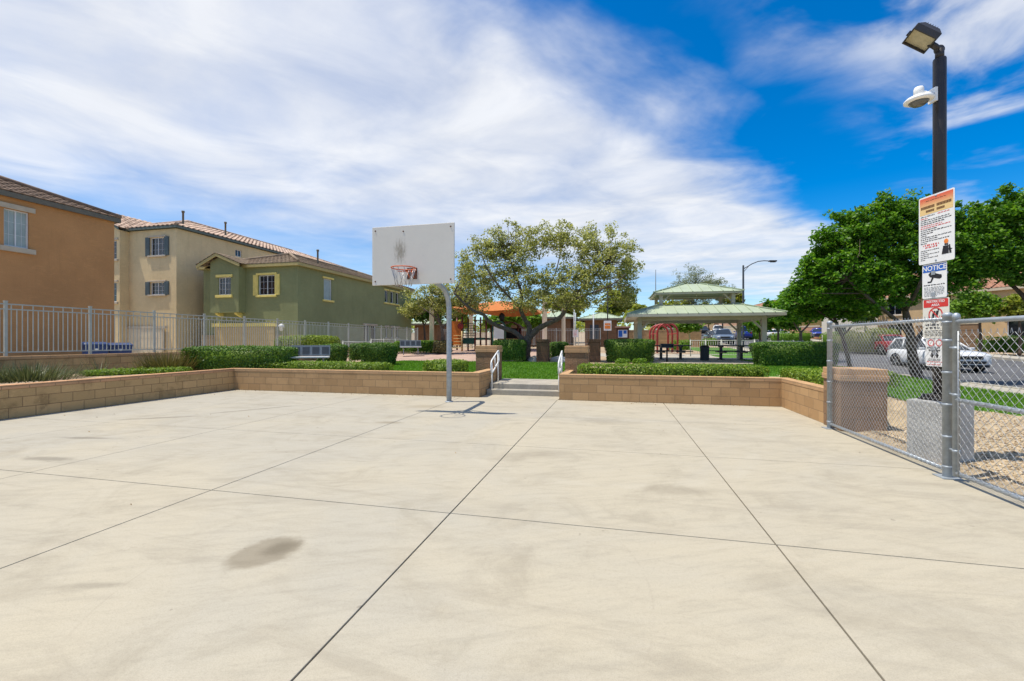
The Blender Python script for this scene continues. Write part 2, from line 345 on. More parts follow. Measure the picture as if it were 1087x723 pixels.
M = dict(
    court=court_mat(),
    step=pm('step_concrete', (.38, .345, .285), .85, .16, 2.0, .15, 60, var2=.3),
    dark_soil=pm('joint_filler', (.055, .045, .035), .95, .2),
    ground=pm('desert_ground', (.36, .28, .19), .95, .2, .5, .2, 30),
    dirt=pm('granite_dirt', (.38, .28, .18), .95, .28, 1.2, .3, 60, var2=.35),
    lawn=pm('lawn_base', (.07, .17, .014), .9, .35, 1.1, .3, 60),
    play=pm('play_surface', (.40, .28, .22), .95, .14, 1.0, .2, 70),
    asphalt=pm('asphalt', (.105, .105, .11), .9, .18, .6, .2, 80, var2=.2),
    kerb=pm('kerb_concrete', (.38, .35, .29), .85, .14, 2.0, .15, 50),
    walk=pm('walk_concrete', (.39, .355, .29), .85, .12, 1.0, .1, 50),
    block=block_mat('tan_block', (.52, .325, .160), (.40, .245, .118), (.28, .185, .105)),
    block_left=block_mat('sandy_block', (.46, .30, .14), (.58, .37, .175), (.25, .16, .085), stain=.6),
    cap_left=block_mat('reddish_cap_block', (.60, .33, .18), (.52, .30, .16), (.30, .19, .11), bw=.406, bh=.25, stain=.45, off=(.1, .13)),
    cap=block_mat('cap_block', (.54, .335, .175), (.46, .28, .145), (.33, .23, .14), bw=.406, bh=.25, stain=.3, off=(.1, .13)),
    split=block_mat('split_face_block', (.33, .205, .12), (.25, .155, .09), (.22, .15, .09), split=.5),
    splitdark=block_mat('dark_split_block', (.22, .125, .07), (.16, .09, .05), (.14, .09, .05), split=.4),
    gravel=pm('gravel_bed', (.44, .34, .215), .95, .25, 9, .6, 45, var2=.4, bdist=.02),
    peb=None,
    galv=pm('galvanised_steel', (.36, .40, .44), .48, .12, 14, .05, 120, metal=.35, var2=.14),
    wire=pm('chain_wire', (.40, .42, .44), .42, .08, 20, metal=.5),
    grayfence=pm('grey_painted_iron', (.46, .47, .42), .5, .08, 4),
    white=pm('white_paint', (.84, .84, .82), .45, .04, 4),
    rail=pm('white_railing_paint', (.74, .74, .71), .45, .08, 6),
    board=None,
    orange_metal=pm('orange_rim_paint', (.62, .13, .04), .5, .22, 30, var2=.25),
    rust=pm('dark_rust', (.10, .045, .03), .8, .3, 30),
    net=pm('net_steel', (.42, .42, .43), .4, .1, 40, metal=.6),
    bronze=pm('bronze_paint', (.030, .025, .023), .42, .12, 8, spec=.5),
    lens=pm('lamp_lens', (.45, .40, .26), .25, .1, 12, spec=.7),
    hood=pm('lamp_inside', (.14, .125, .11), .5, .1, 12),
    dome=glass_mat('camera_dome', (.10, .10, .09), .15),
    base_block=pm('cast_concrete', (.47, .46, .43), .9, .14, 3, .6, 70, var2=.4),
    black=pm('black_rubber', (.016, .016, .017), .7, .2, 20),
    dgrey=pm('dark_grey_coating', (.045, .052, .06), .5, .12, 12),
    stucco_o=stucco('terracotta_stucco', (.53, .268, .112)),
    stucco_c=stucco('cream_stucco', (.72, .555, .315)),
    stucco_g=stucco('sage_stucco', (.27, .28, .135)),
    trim_y=pm('yellow_trim', (.82, .66, .20), .8, .08, 4),
    trim_o=pm('ochre_trim', (.46, .37, .15), .8, .08, 4),
    trim_b=pm('beige_trim', (.52, .43, .32), .85, .08, 4),
    fascia=pm('grey_fascia', (.145, .13, .10), .7, .1, 5),
    fascia_g=pm('slate_green_fascia', (.12, .145, .125), .7, .1, 5),
    shutter=pm('slate_shutter', (.085, .115, .12), .6, .1, 10),
    vinyl=pm('white_vinyl', (.70, .70, .70), .5, .04, 6),
    pane=glass_mat('window_pane', (.012, .016, .022), .08),
    blind=pm('window_blind', (.34, .40, .38), .35, .1, 3, spec=.7),
    garage_w=pm('pale_garage_door', (.62, .52, .37), .6, .06, 3),
    garage_t=pm('tan_garage_door', (.55, .40, .18), .6, .06, 3),
    stone=block_mat('stone_wainscot', (.50, .38, .22), (.42, .31, .17), (.30, .22, .13), bw=.4, bh=.2),
    tile_b=pm('brown_roof_tile', (.20, .135, .095), .9, .3, 2.5, .25, 30),
    tile_s=pm('striped_roof_tile', (.50, .36, .27), .9, .4, 3.1, .25, 30, var2=.3),
    tile_g=pm('taupe_roof_tile', (.27, .20, .135), .9, .25, 2.5, .25, 30),
    tile_p=pm('pink_roof_tile', (.42, .22, .14), .9, .25, 2.5),
    roof_green=pm('green_metal_roof', (.37, .43, .30), .55, .08, 1.5),
    beige_metal=pm('beige_metal', (.50, .46, .37), .55, .07, 2),
    post_w=pm('white_column', (.88, .88, .86), .5, .06, 3),
    sail=pm('orange_shade_cloth', (.50, .165, .04), .85, .1, 3),
    blue=pm('blue_bin_plastic', (.006, .038, .15), .45, .1, 5, spec=.5),
    red=pm('red_play_paint', (.34, .025, .025), .45, .12, 5, spec=.5),
    maroon=pm('maroon_post', (.12, .022, .02), .5, .12, 5),
    dgreen=pm('green_play_plastic', (.014, .075, .045), .45, .15, 5, spec=.5),
    orange_p=pm('orange_play_plastic', (.70, .19, .03), .45, .1, 5),
    tan_p=pm('tan_play_plastic', (.55, .40, .18), .5, .1, 5),
    bark=pm('grey_bark', (.135, .105, .08), .95, .35, 9, .8, 28, var2=.45, bdist=.03),
    bark_d=pm('dark_bark', (.105, .075, .055), .95, .35, 9, .8, 28, var2=.4, bdist=.03),
    boulder=pm('pale_boulder', (.50, .45, .38), .95, .25, 2.5, .5, 20, var2=.3),
    signw=pm('sign_white', (.80, .80, .79), .4, .03, 6),
    signc=pm('sign_cream', (.74, .71, .62), .4, .03, 6),
    ink=pm('sign_black_ink', (.02, .02, .025), .5, .05), inkg=pm('sign_grey_ink', (.28, .29, .30), .5, .05),
    inkr=pm('sign_red_ink', (.62, .045, .04), .5, .05), inkb=pm('sign_blue_ink', (.02, .12, .48), .5, .05),
    inko=pm('sign_orange_ink', (.75, .22, .04), .5, .2), inkbr=pm('sign_brown_ink', (.13, .055, .02), .5, .05),
    tyre=pm('tyre', (.02, .02, .02), .8, .2, 20), alloy=pm('alloy', (.45, .46, .48), .3, .05, 9, metal=.8),
    carglass=glass_mat('car_glass', (.02, .025, .03), .03), plastic=pm('car_black_trim', (.02, .02, .022), .5, .1),
    headlamp=pm('headlamp', (.65, .68, .70), .12, .05, spec=.8), tail=pm('tail_lamp', (.35, .01, .01), .2, .05, spec=.7),
)
def paint(name, col):
    m, t, b = new_mat(name); g = t.node('ShaderNodeTexCoord').outputs['Object']
    t.put(b.inputs['Base Color'], t.mix(t.noise(g, 2, 3), tuple(c * .93 for c in col), tuple(min(1, c * 1.06) for c in col)))
    b.inputs['Roughness'].default_value = .28; b.inputs['Coat Weight'].default_value = .6; b.inputs['Coat Roughness'].default_value = .06
    return m
def board_mat():        # weathered backboard with a ball-worn patch
    m, t, b = new_mat('backboard_steel'); g = t.node('ShaderNodeTexCoord').outputs['Object']; x, y, z = t.sep(g)
    c = t.mix(t.noise(g, 2.0, 6, .65), (.60, .565, .50), (.69, .655, .585))
    c = t.mix(t.m('MULTIPLY', t.step(t.noise(g, 25, 4, .7), .6, .75), .25), c, (.36, .33, .28))
    u = t.m('DIVIDE', t.m('ADD', x, .27), .16); v = t.m('DIVIDE', t.m('SUBTRACT', z, .08), .30)
    r = t.m('SQRT', t.m('ADD', t.m('MULTIPLY', u, u), t.m('MULTIPLY', v, v)))
    wn = t.noise(t.xyz(t.m('MULTIPLY', x, 3.0), 0.0, z), 9, 5, .7)
    k = t.m('MULTIPLY', t.step(t.m('ADD', r, t.m('MULTIPLY', t.m('SUBTRACT', wn, .5), 2.2)), 1.15, .0), .8)
    c = t.mix(k, c, (.25, .21, .15))
    t.put(b.inputs['Base Color'], c); b.inputs['Roughness'].default_value = .55
    return m
M['board'] = board_mat()
def pebble_mat():
    m, t, b = new_mat('pebbles'); r = t.node('ShaderNodeNewGeometry').outputs['Random Per Island']
    cr = t.node('ShaderNodeValToRGB'); t.put(cr.inputs[0], r); e = cr.color_ramp.elements
    e[0].color = (.16, .10, .06, 1); e[1].color = (.74, .64, .48, 1); k = e.new(.4); k.color = (.46, .34, .20, 1); k = e.new(.7); k.color = (.54, .43, .28, 1)
    t.put(b.inputs['Base Color'], cr.outputs[0]); b.inputs['Roughness'].default_value = .9
    return m
M['peb'] = pebble_mat()
def header_mat():       # sunset band printed on the big sign
    m, t, b = new_mat('sunset_print'); g = t.node('ShaderNodeTexCoord').outputs['Object']; x, y, z = t.sep(g)
    c = t.mix(t.step(t.m('ADD', z, t.m('MULTIPLY', t.noise(g, 8, 3), .02)), .27, .42), (.78, .55, .24), (.70, .13, .06))
    t.put(b.inputs['Base Color'], c); b.inputs['Roughness'].default_value = .4
    return m
M['header'] = header_mat()
L = dict(
    hedge=leaf_mat('hedge_leaf', (.030, .085, .010), (.07, .165, .016), (.19, .31, .03), .25),
    lowhedge=leaf_mat('lowhedge_leaf', (.075, .14, .012), (.16, .26, .02), (.28, .38, .035), .3),
    dome=leaf_mat('pale_bush_leaf', (.10, .16, .014), (.22, .30, .026), (.34, .41, .05), .3),
    desert=leaf_mat('desert_shrub_leaf', (.10, .12, .045), (.19, .21, .08), (.30, .31, .13), .25),
    maple=leaf_mat('maple_leaf', (.032, .11, .008), (.09, .225, .014), (.21, .38, .032), .45),
    olive=leaf_mat('olive_leaf', (.15, .17, .04), (.32, .33, .10), (.58, .56, .28), .45),
    bright=leaf_mat('bright_leaf', (.065, .14, .012), (.14, .27, .02), (.24, .38, .04), .4),
    yellow=leaf_mat('yellow_leaf', (.20, .22, .012), (.38, .38, .02), (.52, .46, .04), .3),
    palo=leaf_mat('palo_verde_leaf', (.15, .19, .025), (.28, .32, .045), (.42, .43, .08), .4),
    dark=leaf_mat('dark_tree_leaf', (.05, .11, .014), (.10, .19, .025), (.18, .27, .045), .4),
    feather=leaf_mat('feathery_leaf', (.10, .13, .055), (.18, .21, .10), (.28, .31, .16), .3),
    grass=leaf_mat('grass_blade', (.06, .165, .009), (.125, .28, .013), (.22, .39, .03), .35),
    yucca=leaf_mat('yucca_leaf', (.05, .065, .028), (.10, .12, .05), (.19, .21, .10), .15),
    rust=leaf_mat('rusty_spike_leaf', (.09, .085, .03), (.17, .145, .05), (.26, .20, .08), .15),
    litter=leaf_mat('dry_leaf', (.16, .09, .04), (.25, .15, .06), (.34, .23, .10), .1),
)
def kid(o, parent):                                  # parent a mesh made in world coordinates
    o.parent = parent
    if parent.parent is None: o.matrix_parent_inverse = parent.matrix_basis.inverted()
    return o
_build = MB.build
def wbuild(s, name, mats, parent=None, **k):
    o = _build(s, name, mats, None, **k)
    return kid(o, parent) if parent else o
MB.w = wbuild
def wraw(name, v, f, mat, parent=None):
    o = raw(name, v, f, mat)
    return kid(o, parent) if parent else o

def sst(v, a, b):
    t = min(1, max(0, (v - a) / (b - a))); return t * t * (3 - 2 * t)
def lerp(a, b, t): return a + (b - a) * t
def zfar(y): return .04 * (min(y, 130) - 25) if y > 25 else 0.0
def zpark(x, y):
    z = .5
    if x < -11.3 and y < 12: z = .56
    z += .36 * sst(y, 19.5, 30) * (1 - sst(x, -3.5, 0))
    z += .22 * sst(y, 28, 36) * sst(x, -3.5, 0)
    z = max(z, zfar(y) + .1)
    k = sst(y, 10.5, 18)
    t = sst(x, lerp(4.5, 8.0, k), lerp(6.4, 11.2, k))
    z = lerp(z, .07 + zfar(y), t)
    if y > 13.2: z -= .215 * (1 - sst(y, 13.6, 19.3)) * (1 - sst(abs(x + 2.4), 1.1, 1.75))
    return z

# ================================================================ SETTING
# far ground, one sheet to the horizon
gx = [-400, -200, -100, -60, -40, -25, -15, -5, 5, 11.7, 24, 40, 70, 120, 250, 400]
gy = [-200, -60, -20, 0, 12, 25, 40, 60, 80, 105, 130, 180, 260, 420, 700]
mb = MB(); vs = [(x, y, zfar(y) - .14) for y in gy for x in gx]; nx = len(gx)
mb.add(vs, [(j * nx + i, j * nx + i + 1, (j + 1) * nx + i + 1, (j + 1) * nx + i) for j in range(len(gy) - 1) for i in range(nx - 1)])
struct(mb.build('ground', M['ground']))

# court slab: separate poured panels with open joints
JX = [-11.3, -9.02, -6.475, -3.93, -1.383, 1.163, 3.72]; JY = [-6.45, -3.95, -1.45, 1.06, 3.545, 6.02, 8.49, 10.945]
mb = MB(); g = .0055
for i in range(len(JX) - 1):
    for j in range(len(JY) - 1):
        gx_ = .0045 if i < 2 else g
        gy_ = .0062 if j >= 4 else g
        mb.box(JX[i] + gx_, JX[i + 1] - gx_, JY[j] + gy_, JY[j + 1] - gy_, -.12, 0)
mb.box(-3.44, -1.37, 10.95, 11.55, -.12, 0)
struct(mb.build('court_slab', M['court'], bevel=.004))
struct(MB().box(-11.25, 3.66, -6.4, 10.9, -.13, -.035).build('slab_bed', M['dark_soil']))

# steps up to the lawn
mb = MB()
mb.box(-3.44, -1.365, 11.555, 11.86, -.1, .142).box(-3.44, -1.365, 11.865, 13.5, -.1, .284)
struct(mb.build('concrete_steps', M['step'], bevel=.012))

# the park's ground, planters and verge: one sheet with its own surfaces
def surface(x, y):
    if x > 10.5: return 4
    if x > 3.74 and y < 12 - 1.286 * (x - 6.2) and (x > 4.55 or y < 8.6): return 3
    if x > 6.2 or (x > 4.9 and y < 13): return 1
    if -14 < x < -3.6 and 19.4 < y < 31: return 2
    if -11 < x < -1.0 and 11.6 < y < 19.4:
        if x < -8.6 and y < 16: return 0
        if x < -10 + .0 * y: return 0
        return 1
    if -1.0 <= x < 6.3 and 13.4 < y < 19.6: return 1 if x > 1.4 or y > 22 else 0
    if -1 < x < 9.5 and 27 < y < 31: return 4
    return 0
def ticks(a, b, s, extra=()):
    n = int(round((b - a) / s)); l = sorted(set([round(a + (b - a) * i / n, 4) for i in range(n + 1)] + list(extra)))
    return l
xs = ticks(-15.0, 11.6, .22, (-11.49, -3.45, -1.36, 3.72, 3.9)); ys = ticks(-3, 44, .24, (11.1, 13.5, 8.86))
mb = MB(); nx = len(xs)
mb.v = [(x, y, zpark(x, y) if not (x > 3.7 and y < 8.85) else min(zpark(x, y), lerp(.03, .07, sst(x, 5, 9)) - .03 * (x < 4))) for y in ys for x in xs]
for j in range(len(ys) - 1):
    for i in range(nx - 1):
        cx, cy = (xs[i] + xs[i + 1]) / 2, (ys[j] + ys[j + 1]) / 2
        if -11.49 < cx < 3.72 and cy < 11.1: continue
        if -3.45 < cx < -1.36 and cy < 13.5: continue
        if 3.7 < cx < 3.9 and 8.86 < cy < 11.1: continue
        mb.f.append((j * nx + i, j * nx + i + 1, (j + 1) * nx + i + 1, (j + 1) * nx + i)); mb.mi.append(surface(cx, cy)); mb.sm.append(True)
struct(mb.build('park_ground', [M['dirt'], M['lawn'], M['play'], M['gravel'], M['walk']], fix=False))

# street with kerbs, rising up the hill
def strip(mb, x0, x1, y0, y1, dz, mi=0, th=.0):
    yy = [y0 + (y1 - y0) * i / 60 for i in range(61)]
    for a, b in zip(yy, yy[1:]):
        if th: mb.add([(x0, a, zfar(a) + dz - th), (x1, a, zfar(a) + dz - th), (x1, b, zfar(b) + dz - th), (x0, b, zfar(b) + dz - th),
                       (x0, a, zfar(a) + dz), (x1, a, zfar(a) + dz), (x1, b, zfar(b) + dz), (x0, b, zfar(b) + dz)],
                      [(0, 3, 2, 1), (4, 5, 6, 7), (0, 1, 5, 4), (2, 3, 7, 6), (0, 4, 7, 3), (1, 2, 6, 5)], mi)
        else: mb.quad((x0, a, zfar(a) + dz), (x1, a, zfar(a) + dz), (x1, b, zfar(b) + dz), (x0, b, zfar(b) + dz), mi)
    return mb
struct(strip(MB(), 11.75, 23.7, -25, 150, -.035).build('street', M['asphalt']))
struct(strip(MB(), 11.6, 11.78, -25, 150, .10, th=.3).build('kerb', M['kerb']))
struct(strip(strip(MB(), 23.66, 23.84, -25, 150, .10, th=.3), 23.84, 25.4, -25, 150, .095, th=.3).build('pavement', M['walk']))
# drive between the houses on the left
struct(MB().quad((-60, -10, .22), (-15.2, -10, .22), (-15.2, 60, .5), (-60, 60, .5)).build('driveway', M['walk']))

# ================================================================ WALLS AND PEDESTALS
def wall(label, boxes, capboxes, mat, capmat, cat='wall'):
    x0, x1, y0, y1 = boxes[0]
    t = thing('retaining_wall', label, cat, ((x0 + x1) / 2, (y0 + y1) / 2, 0))
    b = MB()
    for x0, x1, y0, y1 in boxes: b.box(x0, x1, y0, y1, -.1, .558)
    b.w('block_courses', mat, t)
    c = MB()
    for x0, x1, y0, y1 in capboxes: c.box(x0, x1, y0, y1, .562, .648)
    c.w('cap_course', capmat, t, bevel=.008)
    return t
wall('sandy block retaining wall along the left edge of the court', [(-11.5, -11.3, -5, 11.15)], [(-11.505, -11.294, -5, 11.15)], M['block_left'], M['cap_left'])
wall('tan block retaining wall behind the hoop, ending at the steps', [(-11.295, -3.46, 10.95, 11.15), (-3.70, -3.46, 11.155, 12.62)],
     [(-11.29, -3.455, 10.944, 11.155), (-3.71, -3.455, 11.16, 12.62)], M['block'], M['cap'])
wall('tan block retaining wall right of the steps that turns the corner to the mesh fence', [(-1.34, 3.9, 10.95, 11.15), (-1.34, -1.13, 11.155, 12.62), (3.7, 3.9, 8.85, 10.945)],
     [(-1.346, 3.905, 10.944, 11.155), (-1.346, -1.125, 11.16, 12.62), (3.694, 3.905, 8.85, 10.94)], M['block'], M['cap'])
def pedestal(label, x0, y0, w, d, z0, h, mat=None, capmat=None, caph=.2, over=.02, name='block_pedestal', group=None):
    t = thing(name, label, 'pedestal', (x0 + w / 2, y0 + d / 2, z0), group=group)
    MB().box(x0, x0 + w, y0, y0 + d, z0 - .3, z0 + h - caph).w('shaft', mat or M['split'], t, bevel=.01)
    MB().box(x0 - over, x0 + w + over, y0 - over, y0 + d + over, z0 + h - caph + .002, z0 + h - caph / 2 - .002).box(x0 - over * .4, x0 + w + over * .4, y0 - over * .4, y0 + d + over * .4, z0 + h - caph / 2, z0 + h).w('cap', capmat or M['cap'], t, bevel=.01)
    return t
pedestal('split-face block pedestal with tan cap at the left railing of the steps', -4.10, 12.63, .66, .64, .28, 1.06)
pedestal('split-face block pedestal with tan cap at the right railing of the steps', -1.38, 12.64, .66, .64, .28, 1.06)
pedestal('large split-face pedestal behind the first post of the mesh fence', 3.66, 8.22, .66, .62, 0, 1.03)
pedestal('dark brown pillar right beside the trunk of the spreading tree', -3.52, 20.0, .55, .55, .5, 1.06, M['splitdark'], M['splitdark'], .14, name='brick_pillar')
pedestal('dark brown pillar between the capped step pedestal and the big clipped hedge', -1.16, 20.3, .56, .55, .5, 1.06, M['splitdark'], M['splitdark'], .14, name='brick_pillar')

# stair railings
def railing(label, x):
    t = thing('stair_railing', label, 'railing', (x, 11.6, 0))
    y0, y1 = 11.62, 12.28
    b = MB()
    lo = [(x, y0, .58), (x, y0 - .06, .62), (x, y0 - .08, .70), (x, y0 - .08, .86), (x, y0 - .03, .94), (x, y1 - .02, 1.19), (x, y1 + .05, 1.20), (x, y1 + .10, 1.14), (x, y1 + .10, .93), (x, y1 + .05, .88), (x, y1, .86), (x, y0, .58)]
    b.tube(lo, .021, 8).w('handrail', M['rail'], t)
    for y, z in ((y0, .0), (y1, .28)):
        p = MB().tube([(x, y, z), (x, y, z + .88)], .021, 8); p.w('post', M['rail'], t)
    p = MB().tube([(x, (y0 + y1) / 2, .72), (x, (y0 + y1) / 2, 1.06)], .015, 6); p.w('picket', M['rail'], t)
    return t
railing('white pipe railing on the left of the concrete steps', -3.30)
railing('white pipe railing on the right of the concrete steps, against the block wall', -1.43)

# ================================================================ BASKETBALL HOOP
HX, HY = -3.92, 9.97; BC = Vector((-4.03, 8.22, 3.265))
hoop = thing('basketball_hoop', 'basketball hoop with worn white backboard on a grey gooseneck post', 'basketball hoop', (HX, HY, 0))
neck = [(HX, HY, 0), (HX, HY, 1.2), (HX, HY, 2.27)]
for k in range(1, 9):
    a = k / 8 * R(80); neck.append((HX - .02 * k / 8, HY - .5 * (1 - math.cos(a)), 2.27 + .5 * math.sin(a)))
neck += [(HX - .05, 9.0, 2.90), (HX - .1, BC.y + .12, 3.10)]
p = MB().tube(neck, .062, 14); p.lathe((HX, HY, 0), [(.10, 0), (.10, .012), (.066, .02)], 14).w('post', M['galv'], hoop)
b = MB().box(-.915, .915, -.018, .018, -.61, .61)
for z in (-.56, .56): b.box(-.88, .88, .02, .055, z - .02, z + .02)
for x in (-.86, .86): b.box(x - .02, x + .02, .02, .055, -.53, .53)
o = b.build('backboard', M['board'], None, bevel=.008); o.location = BC; kid(o, hoop)
for bx_, bz_ in ((-.20, .49), (.84, .53), (-.84, .53), (-.84, -.53), (.84, -.53)):
    o = MB().lathe((0, 0, 0), [(.016, 0), (.016, .006), (.009, .012)], 10, axis=(0, -1, 0)).build('bolt', M['rust']); o.location = BC + Vector((bx_, -.018, bz_)); kid(o, hoop)
b = MB()
for sx in (-.33, .33): b.tube([(HX - .08, BC.y + .35, 3.02), (BC.x + sx, BC.y + .06, 3.6)], .022, 8).tube([(HX - .08, BC.y + .30, 3.02), (BC.x + sx, BC.y + .06, 2.78)], .022, 8)
b.box(BC.x - .14, BC.x + .14, BC.y + .03, BC.y + .12, 2.94, 3.2).w('mounting_bracket', M['galv'], hoop)
RC = Vector((BC.x, BC.y - .40, 2.93))
b = MB().tube([(RC.x + .235 * math.cos(a), RC.y + .235 * math.sin(a), RC.z) for a in [2 * math.pi * i / 36 for i in range(37)]], .011, 8)
b.tube([(RC.x + .235 * math.cos(a), RC.y + .235 * math.sin(a), RC.z - .035) for a in [R(35) + R(110) * i / 10 for i in range(11)]], .009, 6)
rim = b.tube([(RC.x - .09, BC.y - .02, RC.z), (RC.x - .13, RC.y + .20, RC.z)], .012, 6).tube([(RC.x + .09, BC.y - .02, RC.z), (RC.x + .13, RC.y + .20, RC.z)], .012, 6)
rim.tube([(RC.x - .05, BC.y - .03, RC.z - .14), (RC.x - .05, RC.y + .23, RC.z - .01)], .010, 6).tube([(RC.x + .05, BC.y - .03, RC.z - .14), (RC.x + .05, RC.y + .23, RC.z - .01)], .010, 6)
rim = rim.w('rim', M['orange_metal'], hoop)
MB().box(RC.x - .11, RC.x + .11, BC.y - .032, BC.y - .02, RC.z - .17, RC.z + .06).w('rim_plate', M['rust'], hoop)
b = MB()
for i in range(12):
    a = 2 * math.pi * i / 12; a2 = a + .35
    b.tube([(RC.x + .23 * math.cos(a), RC.y + .23 * math.sin(a), RC.z - .01), (RC.x + .19 * math.cos(a2 - .2), RC.y + .19 * math.sin(a2 - .2), RC.z - .17), (RC.x + .15 * math.cos(a2), RC.y + .15 * math.sin(a2), RC.z - .36)], .005, 5)
    if i % 2 == 0: b.tube([(RC.x + .20 * math.cos(a), RC.y + .20 * math.sin(a), RC.z - .13), (RC.x + .16 * math.cos(a - .45), RC.y + .16 * math.sin(a - .45), RC.z - .34)], .004, 5)
b.w('net', M['net'], hoop)

# ================================================================ IRON FENCE ON THE LOW WALL
FX, FZ0 = -15.05, 1.10
t = thing('low_wall', 'low brown block wall carrying the grey iron fence on the left', 'wall', (FX, 10, .5))
MB().box(FX - .1, FX + .1, -6, 33, .2, 1.01).w('block_courses', M['block_left'], t)
MB().box(FX - .11, FX + .11, -6, 33, 1.013, 1.095).w('cap_course', M['cap'], t, bevel=.008)
def iron_fence(label, p0, p1, z0, z1, n, h, mat, name='iron_fence', pick=.105, pr=.008, rail2=.13, post=.028):
    t = thing(name, label, 'fence', (p0[0], p0[1], z0))
    a, c = Vector((p0[0], p0[1], z0)), Vector((p1[0], p1[1], z1)); d = (c - a) / n
    hd = Vector((d.x, d.y, 0)).normalized(); sd_ = Vector((-hd.y, hd.x, 0)); up = Vector((0, 0, 1))
    for k in range(n + 1):
        q = a + d * k; b = MB()
        b.obox(q + up * (h / 2), hd, sd_, up, post * 2, post * 2, h); b.obox(q + up * (h + .012), hd, sd_, up, post * 2.4, post * 2.4, .024)
        b.w('post', mat, t)
    for k in range(n):
        q = a + d * k; b = MB(); ln = d.length; dn = d.normalized()
        for z in (.10, h - .06 - rail2, h - .06): b.obox(q + d / 2 + up * z, dn, sd_, up, ln - post * 2, .026, .03)
        m = max(2, int(ln / pick))
        for i in range(1, m):
            e = q + d * (i / m); top = h - .06 if i % 2 else h - .06 - rail2
            b.obox(e + up * ((.10 + top) / 2), hd, sd_, up, pr * 2, pr * 2, top - .10)
        b.w('picket_panel', mat, t)
    return t
iron_fence('long grey iron picket fence on the low wall in front of the houses', (FX, 7.785 - 1.83 * 4), (FX, 7.785 + 1.83 * 13), FZ0, FZ0, 17, 1.39, M['grayfence'])

# ================================================================ CHAIN LINK FENCE AND GATE
def chain(y0, y1, x0f, z0, z1, pitch=.076, r=.0016):
    mb = MB(); W, Hh = y1 - y0, z1 - z0; s = pitch
    for sg in (1, -1):
        k = -Hh
        while k < W:
            # line u = k + v (sg=1) ; mirrored for sg=-1
            v0, v1 = max(0, -k), min(Hh, W - k)
            if v1 - v0 > .01:
                a, b = (k + v0, v0), (k + v1, v1)
                if sg < 0: a, b = (W - a[0], a[1]), (W - b[0], b[1])
                dx = .0022 * sg
                n = 1
                mb.tube([(x0f(y0 + a[0]) + dx, y0 + a[0], z0 + a[1]), (x0f(y0 + b[0]) + dx, y0 + b[0], z0 + b[1])], r, 4, cap=False)
            k += s * 1.0
    # twisted ends along the top
    n = int(W / s * 1.3)
    for i in range(n):
        u = y0 + (i + .5) * W / n
        mb.tube([(x0f(u), u - .012, z1 - .01), (x0f(u), u, z1 + .035)], r, 4, cap=False).tube([(x0f(u), u + .012, z1 - .01), (x0f(u), u + .004, z1 + .035)], r, 4, cap=False)
    return mb
fx = lambda y: 3.52 + .0095 * (y - 2) + .005
def fpost(t, y, r, h, name='post', plate=True, x=None):
    x = fx(y) if x is None else x; b = MB()
    b.lathe((x, y, 0), [(r, 0), (r, h), (r * 1.08, h), (r * 1.08, h + .03), (r * .85, h + .045), (r * .3, h + .052)], 16)
    if plate: b.box(x - .09, x + .09, y - .09, y + .09, .001, .012)
    return b.w(name, M['galv'], t)
t = thing('chain_link_fence', 'chain link fence panel between two steel posts in front of the capped pedestal', 'fence', (3.6, 7, 0))
ya, yb = 5.71, 8.43
fpost(t, yb, .038, 1.78); fpost(t, ya, .043, 1.755)
MB().tube([(fx(ya), ya + .04, 1.735), (fx(yb), yb - .03, 1.735)], .021, 10).w('top_rail', M['galv'], t)
MB().tube([(fx(ya), ya + .04, .085), (fx(yb), yb - .03, .085)], .021, 10).w('bottom_rail', M['galv'], t)
chain(ya + .05, yb - .04, lambda y: fx(y) - .024, .07, 1.745).w('chain_mesh', M['wire'], t)
for z in (.12, .45, .80, 1.15, 1.5, 1.70):
    MB().lathe((fx(yb), yb, z), [(.043, -.012), (.043, .012)], 14).w('tension_band', M['galv'], t); MB().lathe((fx(ya), ya, z), [(.048, -.012), (.048, .012)], 14).w('tension_band', M['galv'], t)
t = thing('chain_link_gate', 'chain link gate with a middle rail nearest the camera on the right', 'gate', (3.55, 5.0, 0))
yg, yh = 5.585, 4.05
b = MB().lathe((fx(yg), yg, .05), [(.030, 0), (.030, 1.68), (.034, 1.68), (.034, 1.71), (.026, 1.735), (.01, 1.745)], 14); b.w('stile', M['galv'], t)
MB().tube([(fx(yh), yh, .05), (fx(yh), yh, 1.73)], .03, 12).w('stile', M['galv'], t)
for nm, z in (('top_rail', 1.70), ('middle_rail', .865), ('bottom_rail', .085)):
    MB().tube([(fx(yg), yg, z), (fx(yh), yh, z)], .024, 10).w(nm, M['galv'], t)
b = chain(yh + .03, yg - .06, lambda y: fx(y) - .024, .08, 1.58, .096, .0019)
b.tube([(fx(yg) - .024, yg - .065, .06), (fx(yg) - .024, yg - .065, 1.60)], .006, 6).w('chain_mesh', M['wire'], t)
for z in (.32, .92, 1.42):
    b = MB(); b.tube([(fx(ya), ya, z), (fx(yg), yg - .05, z)], .012, 8); b.lathe((fx(yg), yg, z), [(.035, -.014), (.035, .014)], 12); b.w('hinge', M['galv'], t)

